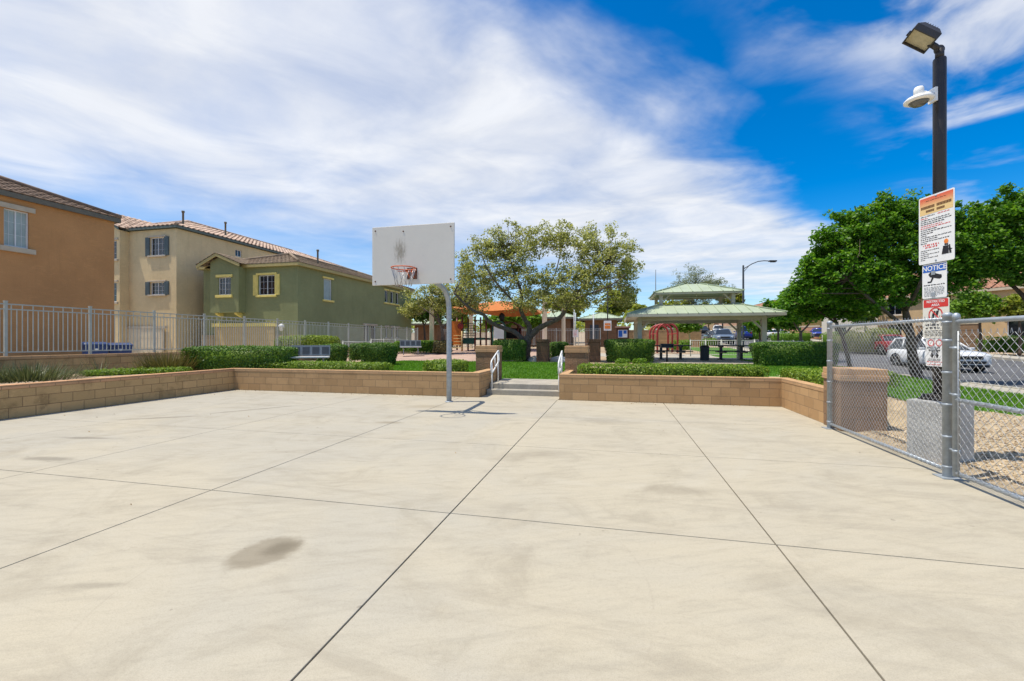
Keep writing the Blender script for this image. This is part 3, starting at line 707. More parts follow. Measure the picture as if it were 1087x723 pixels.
# ================================================================ LIGHT POLE WITH ITS BLOCK
pX, pZ = 5.378, 5.45
PX, PY = pX * CS - pZ * SN, pX * SN + pZ * CS
lu = Vector((.315, -.95, 0)).normalized(); lu = Vector((.52, -.855, 0)).normalized(); lv = Vector((-lu.y, lu.x, 0))
t = thing('concrete_footing', 'square grey concrete block under the light pole', 'concrete block', (PX, PY, 0))
MB().obox((PX, PY, .33), lu, lv, (0, 0, 1), .46, .46, .84).w('block', M['base_block'], t, bevel=.02)
lp = thing('light_pole', 'dark bronze light pole with a square floodlight on top', 'light pole', (PX, PY, .75))
MB().obox((PX, PY, .765), lu, lv, (0, 0, 1), .30, .30, .025).obox((PX, PY, .80), lu, lv, (0, 0, 1), .22, .22, .05).w('base_plate', M['bronze'], lp, bevel=.004)
for s1 in (-1, 1):
    for s2 in (-1, 1):
        q = Vector((PX, PY, .778)) + lu * (.115 * s1) + lv * (.115 * s2); MB().lathe(q, [(.018, 0), (.018, .03), (.009, .032), (.009, .055)], 6).w('anchor_bolt', M['dgrey'], lp)
MB().lathe((PX, PY, .80), [(.065, 0), (.065, 4.23), (.060, 4.245)], 20).w('pole', M['bronze'], lp)
cr, cf = Vector((CS, SN, 0)), Vector((-SN, CS, 0)); up = Vector((0, 0, 1))       # across and along the street of view
top = Vector((PX, PY, 5.04))
b = MB().tube([top, top + up * .12], .045, 12).tube([top + up * .11, top + up * .16 - cr * .06, top + up * .20 - cr * .13], .034, 10)
b.lathe(top + up * .12, [(.05, -.02), (.055, 0), (.05, .03)], 12, axis=cf).w('knuckle', M['bronze'], lp)
# floodlight head: shallow box tipped down to the left and towards the court
hn = (-cr * .60 + cf * .22 - up * .76).normalized()         # the way it shines
ha = (up - hn * hn.dot(up)).normalized(); hb = hn.cross(ha)
hc = top + up * .27 - cr * .22
hd_ = MB(); a_, b_, d_ = .150, .150, .10
def hp(i, j, k): return hc + ha * i + hb * j + hn * k
outer = [(-a_, -b_), (a_, -b_), (a_, b_), (-a_, b_)]
vs = [hp(i * .62, j * .62, -d_) for i, j in outer] + [hp(i, j, -.02) for i, j in outer] + [hp(i, j, .055) for i, j in outer] + [hp(i * .9, j * .9, .055) for i, j in outer] + [hp(i * .88, j * .88, .02) for i, j in outer]
fs = [(3, 2, 1, 0)] + [(r * 4 + i, r * 4 + (i + 1) % 4, r * 4 + 4 + (i + 1) % 4, r * 4 + 4 + i) for r in range(4) for i in range(4)]
hd_.add(vs, fs)
head = hd_.w('lamp_head', M['bronze'], lp, bevel=.006)
kid(MB().quad(*[hp(i * .885, j * .885, .024) for i, j in outer]).build('lens', M['lens'], None), head)
b = MB().obox(hp(a_ + .01, .03, .0), ha, hb, hn, .02, .03, .05)
for k in range(5): b.obox(hp(-.06 + .03 * k, 0, -.075), ha, hb, hn, .006, .2, .06)
kid(b.build('cooling_fin', M['bronze'], None), head)
# white dome camera on its arm
cm = thing('dome_camera', 'white dome security camera on a short arm high up the light pole', 'security camera', (PX, PY, 4.4))
kc = Vector((PX, PY, 0)) - cr * .30 - cf * .04; kz = 4.52
ar = MB().obox(Vector((PX, PY, kz + .06)) - cr * .085, cr, cf, up, .03, .10, .17)
ar.tube([Vector((PX, PY, kz + .06)) - cr * .09, kc + up * (kz + .06) + cr * .06], .035, 10); ar.lathe(kc + up * (kz + .02), [(.05, 0), (.05, .10), (.04, .12)], 16)
ar.w('bracket', M['white'], cm)
MB().lathe(kc + up * (kz - .045), [(.125, 0), (.145, .012), (.145, .03), (.12, .055), (.06, .075), (.05, .08)], 28).w('housing', M['white'], cm)
MB().lathe(kc + up * (kz - .046), [(.02, -.055), (.055, -.045), (.085, -.022), (.10, 0)], 24).w('dome', M['dome'], cm)

# ================================================================ SIGNS ON THE POLE
SU = Vector((SN, -CS, 0)); NRM = Vector((-CS, -SN, 0))       # along the sign, and the way it faces
def sign_root(name, label, X, Z, z):
    t = bpy.data.objects.new(name, None); COL.objects.link(t); t.empty_display_size = .1
    x, y = X * CS - Z * SN, X * SN + Z * CS
    # local x = reading direction, local y = away from the reader, local z = up
    t.matrix_world = Matrix(((SU.x, -NRM.x, 0, x), (SU.y, -NRM.y, 0, y), (0, 0, 1, z), (0, 0, 0, 1)))
    return tag(t, label, 'sign')
def lbuild(mb, name, mat, t, bevel=0): return mb.build(name, mat, t, bevel=bevel)
def rrect(w, h, r, n=5):
    pts = []
    for cx, cy, a0 in ((w / 2 - r, h / 2 - r, 0), (-w / 2 + r, h / 2 - r, 90), (-w / 2 + r, -h / 2 + r, 180), (w / 2 - r, -h / 2 + r, 270)):
        pts += [(cx + r * math.cos(R(a0 + 90 * i / n)), cy + r * math.sin(R(a0 + 90 * i / n))) for i in range(n + 1)]
    return pts
def plate(mb, w, h, r, y0, y1, cx=0, cz=0, mi=0):
    return mb.extrude([(cx + x, y0, cz + z) for x, z in rrect(w, h, r)], (0, y1 - y0, 0), mi)
def text(t, name, body, size, x, z, mat, align='CENTER', y=-.004, sx=1.0):
    c = bpy.data.curves.new(name, 'FONT'); c.body = body; c.size = size; c.align_x = align; c.align_y = 'CENTER'; c.extrude = .0006; c.offset = size * .012
    c.materials.append(mat); o = bpy.data.objects.new(name, c); COL.objects.link(o); o.parent = t
    me = bpy.data.meshes.new_from_object(o); bpy.data.objects.remove(o); me.name = name; o = bpy.data.objects.new(name, me); COL.objects.link(o); o.parent = t
    o.rotation_euler = (R(90), 0, 0); o.location = (x, y, z); o.scale = (sx, 1, 1); return o
def lines(mb, rnd, x0, x1, z, h, fill, wmin=.012, wmax=.045, y=-.0032, bold=False):
    """a line of print too small to read: word-length runs of ink"""
    x = x0; end = x0 + (x1 - x0) * fill
    while x < end - wmin:
        w = min(rnd.uniform(wmin, wmax), end - x); k = max(1, int(w / (h * (.5 if bold else .75))))
        for i in range(k):
            hh = h * (1.0 if bold else rnd.choice((.68, .68, 1.0, .95))); xa = x + i * w / k
            mb.box(xa, xa + w / k * .78, y, y + .0012, z - h * .34, z - h * .34 + hh)
        x += w + h * .55
    return mb
rnd = random.Random(5)
XS = 5.29
s1 = sign_root('rules_sign', 'tall white rules sign with a red and orange sunset header, topmost on the pole', XS, 5.405, 2.905)
lbuild(plate(MB(), .455, .86, .02, -.0015, .0015), 'panel', M['signw'], s1)
o = lbuild(plate(MB(), .425, .215, .006, -.003, -.0018, 0, .305), 'header_print', M['header'], s1)
b = MB(); lines(b, rnd, -.13, .13, .365, .014, 1, .03, .06); lines(b, rnd, -.195, -.01, .283, .034, 1, .18, .19, -.0042, True); lines(b, rnd, .01, .195, .283, .034, 1, .18, .19, -.0042, True); lines(b, rnd, -.13, -.01, .233, .028, 1, .11, .12, -.0042, True); lines(b, rnd, .01, .12, .233, .028, 1, .10, .11, -.0042, True)
lbuild(b, 'header_lettering', M['inkbr'], s1)
b = MB(); rr = MB(); z = .175
for k, (f, red) in enumerate([(.5, 0), (.28, 1), (.95, 0), (.98, 0), (.78, 0), (.7, 1), (.95, 1), (.55, 0), (.98, 0), (.42, 0), (.2, 0), (1, 0), (.55, 0), (.95, 0), (.25, 0)]):
    lines(rr if red else b, rnd, -.20, .20, z, .012, f); 
    if k == 0: lines(rr, rnd, .02, .17, z, .012, 1)
    z -= .0245
lines(rr, rnd, -.17, .05, z - .004, .020, 1); lines(rr, rnd, -.14, .02, z - .032, .020, 1); z -= .068
for f in (.95, .4, .95, .45, .9, .25): lines(b, rnd, -.20, .06, z, .010, f); z -= .0235
lbuild(b, 'rules_lettering', M['ink'], s1); lbuild(rr, 'red_lettering', M['inkr'], s1)
b = MB()
for dx, h, w, ln in ((.085, .095, .026, .012), (.113, .125, .030, .004), (.145, .120, .030, -.004), (.180, .10, .026, -.012)):
    cz = -.345
    b.extrude([(dx - w / 2, -.0034, cz), (dx + w / 2, -.0034, cz), (dx + w * .42 + ln, -.0034, cz + h * .8), (dx - w * .42 + ln, -.0034, cz + h * .8)], (0, .001, 0)); plate(b, .022, .024, .010, -.0034, -.0024, dx + ln * 1.1, cz + h * .93)
b.box(.15, .20, -.0034, -.0024, -.30, -.29); lbuild(b, 'player_figures', M['ink'], s1)
o = lbuild(plate(MB(), .052, .056, .025, -.0046, -.0036, .128, -.192), 'ball', M['inko'], s1)
b = MB(); 
for z in (.405, -.40): b.lathe((0, -.002, z), [(.012, 0), (.012, .004), (.006, .007)], 10, axis=(0, -1, 0))
lbuild(b, 'bolt', M['galv'], s1)

s2 = sign_root('notice_sign', 'white camera notice sign with a blue NOTICE header, second from the top of the pole', XS + .012, 5.44, 2.252)
lbuild(plate(MB(), .315, .435, .018, -.0015, .0015), 'panel', M['signw'], s2)
lbuild(plate(MB(), .295, .09, .008, -.003, -.0018, 0, .158), 'header', M['inkb'], s2)
text(s2, 'lettering', 'NOTICE', .085, 0, .158, M['signw'])
b = MB()
b.extrude([(-.075, -.0034, .085), (-.045, -.0034, .115), (.085, -.0034, .065), (.07, -.0034, .015), (-.055, -.0034, .05)], (0, .0012, 0)); plate(b, .05, .05, .02, -.0036, -.0024, .072, .045)
b.extrude([(-.03, -.0034, .045), (-.005, -.0034, .038), (-.03, -.0034, -.012), (-.05, -.0034, -.012)], (0, .0012, 0)).box(-.085, -.035, -.0034, -.0024, -.022, -.004)
lbuild(b, 'camera_pictogram', M['ink'], s2)
b = MB(); lines(b, rnd, -.135, .135, -.052, .014, 1, .02, .05); lbuild(b, 'black_lettering', M['ink'], s2)
b = MB()
for k in range(7): lines(b, rnd, -.13, .13, -.082 - .018 * k, .012, 1 if k < 6 else .7, .015, .045)
lbuild(b, 'grey_lettering', M['inkg'], s2)

s3 = sign_root('restricted_area_sign', 'cream restricted area sign with a red header and a crossed red circle', XS + .02, 5.43, 1.78)
lbuild(plate(MB(), .34, .50, .022, -.0015, .0015), 'panel', M['signc'], s3)
lbuild(plate(MB(), .315, .10, .012, -.003, -.0018, 0, .188), 'header', M['inkr'], s3)
text(s3, 'lettering', 'RESTRICTED', .042, 0, .210, M['signw']); text(s3, 'lettering', 'AREA', .042, 0, .165, M['signw'])
b = MB(); n = 28
for i in range(n):
    a0, a1 = 2 * math.pi * i / n, 2 * math.pi * (i + 1) / n; q = [(.092 * math.cos(a0), .092 * math.sin(a0)), (.092 * math.cos(a1), .092 * math.sin(a1)), (.078 * math.cos(a1), .078 * math.sin(a1)), (.078 * math.cos(a0), .078 * math.sin(a0))]
    b.extrude([(x, -.0040, .045 + z) for x, z in q], (0, .0012, 0))
b.extrude([(-.062, -.0042, .105), (-.052, -.0042, .115), (.062, -.0042, -.015), (.052, -.0042, -.025)], (0, .0012, 0)); lbuild(b, 'prohibition_ring', M['inkr'], s3)
b = MB()
for dx, dz, ln in ((-.038, -.01, .02), (.012, .02, .02)):
    plate(b, .024, .026, .011, -.0036, -.0024, dx + ln + .006, .045 + dz + .045); b.extrude([(dx - .02, -.0034, .045 + dz - .045), (dx + .012, -.0034, .045 + dz - .045), (dx + .03, -.0034, .045 + dz + .026), (dx, -.0034, .045 + dz + .03)], (0, .001, 0))
lbuild(b, 'people_pictogram', M['ink'], s3)
b = MB(); lines(b, rnd, -.13, .13, -.085, .026, 1, .03, .08); lines(b, rnd, -.13, .13, -.125, .026, .9, .03, .08)
for k in range(4): lines(b, rnd, -.14, .14, -.16 - .02 * k, .011, .95)
lbuild(b, 'black_lettering', M['ink'], s3)

s4 = sign_root('warning_sign', 'small white sign with red rings, lowest on the pole behind the fence rail', XS + .025, 5.445, 1.355)
lbuild(plate(MB(), .24, .36, .012, -.0015, .0015), 'panel', M['signw'], s4)
b = MB()
for dx in (-.05, .055):
    for i in range(18):
        a0, a1 = 2 * math.pi * i / 18, 2 * math.pi * (i + 1) / 18; q = [(.044 * math.cos(a0), .044 * math.sin(a0)), (.044 * math.cos(a1), .044 * math.sin(a1)), (.033 * math.cos(a1), .033 * math.sin(a1)), (.033 * math.cos(a0), .033 * math.sin(a0))]
        b.extrude([(dx + x, -.0034, .115 + z) for x, z in q], (0, .0012, 0))
lines(b, rnd, -.10, .10, -.125, .012, 1); lines(b, rnd, -.10, .10, -.16, .010, .9); lbuild(b, 'red_rings', M['inkr'], s4)
b = MB(); lines(b, rnd, -.1, .1, .052, .024, 1, .05, .09); lines(b, rnd, -.08, .08, .02, .022, 1, .05, .09)
for dx in (-.035, .03): b.box(dx - .012, dx + .012, -.0034, -.0024, -.07, -.01); plate(b, .02, .022, .009, -.0034, -.0024, dx, .002); b.box(dx - .025, dx + .025, -.0034, -.0024, -.045, -.035)
for k in range(2): lines(b, rnd, -.09, .09, -.09 - .017 * k, .010, .9)
lbuild(b, 'black_lettering', M['ink'], s4)
for z in (3.2, 2.6, 2.35, 2.08, 1.75, 1.4): MB().lathe((PX, PY, z), [(.076, -.012), (.076, .012)], 18).obox(Vector((PX, PY, z)) - cr * .077, cr, cf, up, .014, .05, .05).w('sign_band', M['galv'], lp)
# ================================================================ HOUSES
def facade(mb, o, ud, n, Lh, z0, z1, ops, depth=.12, mi=0):
    """wall face from o along ud (length Lh), with real openings (u0,u1,z0,z1) and their reveals; n points out"""
    o, ud, n = Vector((o[0], o[1], 0)), Vector(ud), Vector(n)
    us = sorted({0, Lh, *[v for q in ops for v in q[:2]]}); zs = sorted({z0, z1, *[v for q in ops for v in q[2:4]]})
    P = lambda u, z, d=0: o + ud * u - n * d + Vector((0, 0, z))
    for a, b in zip(us, us[1:]):
        for c, e in zip(zs, zs[1:]):
            if any(q[0] - 1e-6 <= a and b <= q[1] + 1e-6 and q[2] - 1e-6 <= c and e <= q[3] + 1e-6 for q in ops): continue
            mb.quad(P(a, c), P(b, c), P(b, e), P(a, e), mi)
    for a, b, c, e in [q[:4] for q in ops]:
        mb.quad(P(a, c), P(b, c), P(b, c, depth), P(a, c, depth), mi); mb.quad(P(a, e), P(b, e), P(b, e, depth), P(a, e, depth), mi)
        mb.quad(P(a, c), P(a, e), P(a, e, depth), P(a, c, depth), mi); mb.quad(P(b, c), P(b, e), P(b, e, depth), P(b, c, depth), mi)
def window(parent, o, ud, n, u0, u1, z0, z1, trim=None, shutters=None, cols=2, grid=True, glass='pane', sill=True, lintel=True, depth=.12, tw=.14, side=False):
    """frame, pane, sill, lintel and shutters set into an opening"""
    o, ud, n = Vector((o[0], o[1], 0)), Vector(ud), Vector(n); up = Vector((0, 0, 1)); w, h = u1 - u0, z1 - z0
    P = lambda u, z, d: o + ud * u + n * d + up * z
    c = P((u0 + u1) / 2, (z0 + z1) / 2, -depth + .03); fw = .042
    b = MB()
    for s in (-1, 1):
        b.obox(c + ud * (s * (w - fw) / 2), ud, n, up, fw, .05, h); b.obox(c + up * (s * (h - fw) / 2), ud, n, up, w - 2 * fw, .05, fw)
    for k in range(1, cols): b.obox(c + ud * (w * (k / cols - .5)), ud, n, up, .036, .046, h - 2 * fw)
    f = b.w('window', M['vinyl'], parent)
    if grid:
        for k in range(cols):
            cu = w * ((k + .5) / cols - .5)
            g = MB() if k == 0 else g
            g.obox(c + ud * cu + n * -.008, ud, n, up, .010, .012, h - 2 * fw)
            for q in (-.17, .17): g.obox(c + ud * cu + n * -.008 + up * (h * q), ud, n, up, w / cols - fw, .011, .010)
        kid(g.build('muntin', M['vinyl'], None), f)
    kid(MB().obox(c - n * .022, ud, n, up, w - .04, .012, h - .04).build('pane', M[glass], None), f)
    if trim:
        if lintel: kid(MB().obox(P((u0 + u1) / 2, z1 + tw / 2 + .01, .035), ud, n, up, w + .3, .07, tw).build('lintel', trim, None, bevel=.012), f)
        if sill: kid(MB().obox(P((u0 + u1) / 2, z0 - tw / 2 - .01, .05), ud, n, up, w + .3, .10, tw).build('sill', trim, None, bevel=.012), f)
        if side:
            for u in (u0 - tw / 2 - .01, u1 + tw / 2 + .01): kid(MB().obox(P(u, (z0 + z1) / 2, .025), ud, n, up, tw, .05, h + .02).build('jamb', trim, None, bevel=.01), f)
    if shutters:
        for u in (u0 - .20, u1 + .20):
            g = MB().obox(P(u, (z0 + z1) / 2, .03), ud, n, up, .34, .05, h + .06)
            for k in range(int(h / .09)): g.obox(P(u, z0 + .05 + .09 * k, .058), ud, n, up, .27, .014, .05)
            kid(g.build('shutter', shutters, None), f)
    return f
def tiled(mb, A, B, C, D, pitch=.30, course=.36, amp=.035, lift=.035, seg=4):
    """one roof face A-B along the eave, D-C along the top, as courses of rolled tiles"""
    A, B, C, D = map(Vector, (A, B, C, D)); nrm = (B - A).cross(D - A).normalized()
    if nrm.z < 0: nrm = -nrm
    ln = (B - A).length; up_ = ((D + C) / 2 - (A + B) / 2).length; nr = max(1, round(up_ / course)); nc = max(1, round(ln / pitch)) * seg
    e = (B - A).normalized(); base = A
    for r in range(nr):
        t0, t1 = r / nr, (r + 1) / nr
        a0, b0 = A.lerp(D, t0), B.lerp(C, t0); a1, b1 = A.lerp(D, t1), B.lerp(C, t1); vs = []
        for t, (a, b), lf in ((t0, (a0, b0), lift), (t1, (a1, b1), 0)):
            for i in range(nc + 1):
                u = ln * i / nc; ua, ub = (a - base).dot(e), (b - base).dot(e)
                uu = min(max(u, ua), ub); p = a + e * (uu - ua) if ub > ua else a
                w = amp * max(0, math.sin(2 * math.pi * u / pitch)) if amp else 0
                vs.append(p + nrm * (lf + w))
        k = nc + 1; fs = []
        for i in range(nc):
            q = (i, i + 1, k + i + 1, k + i)
            if (vs[q[0]] - vs[q[1]]).length > 1e-5 or (vs[q[3]] - vs[q[2]]).length > 1e-5: fs.append(q)
        # little risers at the front of each course
        lowv = [v - nrm * (lift + .01) for v in vs[:k]]
        vs2 = vs + lowv; fs += [(2 * k + i, 2 * k + i + 1, i + 1, i) for i in range(nc) if (vs[i] - vs[i + 1]).length > 1e-5]
        mb.add(vs2, fs, 0, False)
def hip_roof(parent, x0, x1, y0, y1, z, pitch, over, mat, fasc, amp=.035, fh=.22, name='roof', ridge='y', gable=(), pw=.30):
    x0 -= over; x1 += over; y0 -= over; y1 += over; s = math.tan(R(pitch)); mb = MB()
    if ridge == 'y':
        h = (x1 - x0) / 2; xm = (x0 + x1) / 2; ya = y0 + (0 if 'y0' in gable else h); yb = y1 - (0 if 'y1' in gable else h); zt = z + h * s
        r0, r1 = (xm, ya, zt), (xm, yb, zt)
        tiled(mb, (x1, y0, z), (x1, y1, z), r1, r0, amp=amp, pitch=pw); tiled(mb, (x0, y1, z), (x0, y0, z), r0, r1, amp=amp, pitch=pw)
        if 'y0' not in gable: tiled(mb, (x0, y0, z), (x1, y0, z), r0, r0, amp=amp, pitch=pw)
        if 'y1' not in gable: tiled(mb, (x1, y1, z), (x0, y1, z), r1, r1, amp=amp, pitch=pw)
    else:
        h = (y1 - y0) / 2; ym = (y0 + y1) / 2; xa = x0 + (0 if 'x0' in gable else h); xb = x1 - (0 if 'x1' in gable else h); zt = z + h * s
        r0, r1 = (xa, ym, zt), (xb, ym, zt)
        tiled(mb, (x0, y0, z), (x1, y0, z), r1, r0, amp=amp, pitch=pw); tiled(mb, (x1, y1, z), (x0, y1, z), r0, r1, amp=amp, pitch=pw)
        if 'x1' not in gable: tiled(mb, (x1, y0, z), (x1, y1, z), r1, r1, amp=amp, pitch=pw)
        if 'x0' not in gable: tiled(mb, (x0, y1, z), (x0, y0, z), r0, r0, amp=amp, pitch=pw)
    # ridge and hip caps
    if ridge == 'y' : ends = [((x0, y0, z), r0), ((x1, y0, z), r0), ((x0, y1, z), r1), ((x1, y1, z), r1), (r0, r1)]
    else: ends = [((x0, y0, z), r0), ((x0, y1, z), r0), ((x1, y0, z), r1), ((x1, y1, z), r1), (r0, r1)]
    for a, b in ends:
        if (Vector(a) - Vector(b)).length > .1:
            u = Vector((0, 0, .06)); mb.tube([Vector(a) + u, Vector(b) + u], .085, 8)
    o = mb.w(name, mat, parent, fix=False)
    f = MB(); zz = z - .02
    f.box(x0, x1, y0, y0 + .04, zz - fh, zz).box(x0, x1, y1 - .04, y1, zz - fh, zz).box(x0, x0 + .04, y0 + .041, y1 - .041, zz - fh, zz).box(x1 - .04, x1, y0 + .041, y1 - .041, zz - fh, zz)
    f.box(x0 + .041, x1 - .041, y0 + .041, y1 - .041, zz - fh + .02, zz - fh + .05)
    f.w('fascia', fasc, parent)
    return o
def vent_pipe(parent, x, y, z0, z1, r=.06):
    MB().lathe((x, y, z0), [(r * 1.8, 0), (r, .25), (r, z1 - z0 - .12), (r * 1.5, z1 - z0 - .12), (r * 1.5, z1 - z0)], 10).w('vent_pipe', M['fascia'], parent)
X_, Y_ = (1, 0, 0), (0, 1, 0); NX, NY = (1, 0, 0), (0, -1, 0)

# terracotta house, first on the left
h = thing('stucco_house', 'terracotta stucco house with brown tile roof, first on the left', 'house', (-25, 8, .2))
b = MB(); op = [(10.82 - 2, 11.50 - 2, 4.87, 6.20)]
facade(b, (-21, 2), Y_, NX, 12.3, -.5, 6.62, op); facade(b, (-31, 2), X_, NY, 10, -.5, 6.62, [])
b.quad((-31, 14.3, -.5), (-21, 14.3, -.5), (-21, 14.3, 6.62), (-31, 14.3, 6.62)); b.quad((-31, 2, -.5), (-31, 14.3, -.5), (-31, 14.3, 6.62), (-31, 2, 6.62))
b.w('wall', M['stucco_o'], h)
window(h, (-21, 2), Y_, NX, *op[0], trim=M['trim_b'], glass='blind', cols=2, tw=.18)
hip_roof(h, -31, -21, 2, 14.3, 6.80, 22, .16, M['tile_b'], M['fascia'], amp=.012, fh=.18)

# cream three-storey house
h = thing('stucco_house', 'tall cream stucco house with slate shutters and striped tile roof', 'house', (-30, 30, .3))
b = MB(); o0 = (-36, 21.9)
wf = [(6.9, 8.05, 6.97, 8.12), (6.9, 8.05, 4.45, 5.25), (4.9, 8.0, .3, 2.25)]
wl = [(4.05, 4.85, 6.75, 7.95), (4.05, 4.85, 4.0, 5.25)]
facade(b, (-30.9, 21.9), X_, NY, 3.9, -.5, 8.62, [(q[0] - 5.1, q[1] - 5.1, *q[2:]) for q in wf[:2]])
facade(b, (-36, 21.35), X_, NY, 5.1, -.5, 8.6, wl); b.quad((-30.9, 21.35, -.5), (-30.9, 21.9, -.5), (-30.9, 21.9, 8.6), (-30.9, 21.35, 8.6))
b.add([(-36, 21.35, 8.6), (-30.9, 21.35, 8.6), (-33.45, 21.35, 9.95)], [(0, 1, 2)])
sm = [(4.4, 4.95, 7.7, 8.2)]
facade(b, (-27, 21.9), Y_, NX, 20, -.5, 8.62, sm); b.quad((-36, 21.9, -.5), (-36, 41.9, -.5), (-36, 41.9, 8.62), (-36, 21.9, 8.62)); b.quad((-36, 41.9, -.5), (-27, 41.9, -.5), (-27, 41.9, 8.62), (-36, 41.9, 8.62))
b.w('wall', M['stucco_c'], h)
for q in wf[:2]: window(h, (-30.9, 21.9), X_, NY, q[0] - 5.1, q[1] - 5.1, *q[2:], trim=M['trim_b'], shutters=M['shutter'], lintel=True, tw=.10)
for q in wl: window(h, (-36, 21.35), X_, NY, *q, trim=M['trim_b'], cols=1, tw=.14)
window(h, (-27, 21.9), Y_, NX, *sm[0], cols=2, grid=False)
g = MB().box(-31.2, -27.9, 21.78, 21.85, -.3, 2.25)
for k in range(4): g.box(-31.15, -27.95, 21.765, 21.778, -.2 + .62 * k, .36 + .62 * k)
g.w('garage_door', M['garage_w'], h); MB().box(-31.4, -27.7, 21.74, 21.86, 2.26, 2.42).w('garage_lintel', M['trim_b'], h)
hip_roof(h, -36, -27, 21.9, 41.9, 8.80, 20, .20, M['tile_s'], M['fascia_g'], amp=.05, fh=.14, pw=.36)
b = MB(); tiled(b, (-30.65, 21.05, 8.72), (-30.65, 26, 8.72), (-33.45, 26, 10.25), (-33.45, 21.05, 10.25), amp=.05, pitch=.36); tiled(b, (-36.25, 26, 8.72), (-36.25, 21.05, 8.72), (-33.45, 21.05, 10.25), (-33.45, 26, 10.25), amp=.05, pitch=.36)
b.w('gable_roof', M['tile_s'], h, fix=False)
b = MB().extrude([(-30.65, 21.07, 8.56), (-30.65, 21.07, 8.70), (-33.45, 21.07, 10.22), (-36.25, 21.07, 8.70), (-36.25, 21.07, 8.56), (-33.45, 21.07, 10.08)], (0, .05, 0)).w('bargeboard', M['fascia_g'], h)
vent_pipe(h, -27.8, 23.0, 8.9, 10.1); vent_pipe(h, -28.2, 26.6, 9.1, 10.35)

# sage green house
h = thing('stucco_house', 'sage green stucco house with yellow shutters and tan garage door', 'house', (-22, 30, .3))
b = MB(); wf = [(4.25, 5.45, 4.35, 5.58)]; O = (-25.9, 22.8)
facade(b, O, X_, NY, 7.1, -.5, 6.1, wf)
ws = [(2.45, 3.30, 4.25, 5.65)] + [(10.35 + .95 * k, 10.85 + .95 * k, 4.75, 5.75) for k in range(3)] + [(10.45 + .95 * k, 10.85 + .95 * k, 1.75, 2.65) for k in range(3)] + [(7.2, 7.95, 1.2, 2.7), (8.2, 8.95, 1.2, 2.7)]
facade(b, (-18.8, 22.8), Y_, NX, 15.3, -.5, 6.1, ws)
b.quad((-25.9, 22.8, -.5), (-25.9, 38.1, -.5), (-25.9, 38.1, 6.1), (-25.9, 22.8, 6.1)); b.quad((-25.9, 38.1, -.5), (-18.8, 38.1, -.5), (-18.8, 38.1, 6.1), (-25.9, 38.1, 6.1))
b.w('wall', M['stucco_g'], h)
window(h, O, X_, NY, *wf[0], trim=M['trim_y'], shutters=M['trim_y'], tw=.13)
for k, q in enumerate(ws): window(h, (-18.8, 22.8), Y_, NX, *q, trim=M['trim_y'] if k < 4 else M['trim_b'], cols=1, grid=False, tw=.12, glass='blind' if k == 0 else 'pane')
bw = [(.62, 1.56, 4.35, 5.45)]; b = MB(); yb_ = 22.25
facade(b, (-24.75, yb_), X_, NY, 2.15, 3.25, 6.1, bw)
b.quad((-22.6, yb_, 3.25), (-22.6, 22.8, 3.25), (-22.6, 22.8, 6.1), (-22.6, yb_, 6.1)); b.quad((-24.75, yb_, 3.25), (-24.75, 22.8, 3.25), (-24.75, 22.8, 6.1), (-24.75, yb_, 6.1)); b.quad((-24.75, yb_, 3.25), (-22.6, yb_, 3.25), (-22.6, 22.8, 3.25), (-24.75, 22.8, 3.25))
b.add([(-25.6, yb_ + .3, 6.1), (-22.6, yb_ + .3, 6.1), (-24.1, yb_ + .3, 6.72)], [(0, 1, 2)])
b.add([(-24.75, yb_, 6.1), (-22.6, yb_, 6.1), (-22.6, yb_, 6.2), (-24.1, yb_, 6.72), (-24.75, yb_, 6.45)], [(0, 1, 2, 3, 4)])
b.w('bay', M['stucco_g'], h)
window(h, (-24.75, yb_), X_, NY, *bw[0], trim=M['trim_y'], tw=.16)
b = MB()
for x in (-24.4, -22.95): b.extrude([(x - .08, 22.8, 2.95), (x - .08, 22.8, 3.24), (x - .08, yb_ + .1, 3.24), (x - .08, yb_ + .1, 3.16)], (.16, 0, 0))
b.w('bracket', M['trim_y'], h)
hip_roof(h, -25.9, -18.8, 22.8, 38.1, 6.27, 19.2, .25, M['tile_g'], M['trim_o'], amp=.012, fh=.18)
b = MB(); tiled(b, (-22.3, 21.95, 6.25), (-22.3, 24.6, 6.25), (-24.05, 24.6, 6.95), (-24.05, 21.95, 6.95), amp=.012); tiled(b, (-25.55, 24.6, 6.25), (-25.55, 21.95, 6.25), (-24.05, 21.95, 6.95), (-24.05, 24.6, 6.95), amp=.012)
b.w('gable_roof', M['tile_g'], h, fix=False)
MB().extrude([(-22.3, 21.97, 6.04), (-22.3, 21.97, 6.22), (-24.05, 21.97, 6.92), (-25.55, 21.97, 6.22), (-25.55, 21.97, 6.04), (-24.05, 21.97, 6.74)], (0, .05, 0)).w('bargeboard', M['trim_o'], h)
g = MB().box(-24.9, -20.4, 22.72, 22.78, .2, 2.35)
for k in range(5): g.box(-24.85, -20.45, 22.706, 22.718, .28 + .42 * k, .64 + .42 * k)
g.w('garage_door', M['garage_t'], h); MB().box(-25.15, -20.15, 22.68, 22.79, 2.37, 2.60).w('garage_lintel', M['trim_y'], h)
MB().box(-25.93, -25.0, 22.70, 22.795, -.3, 1.75).box(-25.95, -25.0, 22.68, 22.795, 1.752, 1.85).box(-20.3, -18.77, 22.70, 22.795, -.3, 1.75).box(-20.3, -18.75, 22.68, 22.795, 1.752, 1.85).w('wainscot', M['stone'], h)
MB().lathe((-19.75, 22.55, 2.2), [(.02, -.12), (.09, -.1), (.11, .1), (.17, .14), (.16, .22), (.08, .30), (.02, .33)], 12).box(-19.79, -19.71, 22.56, 22.79, 2.3, 2.36).w('wall_lantern', M['white'], h)
vent_pipe(h, -20.6, 27.0, 6.9, 8.0)

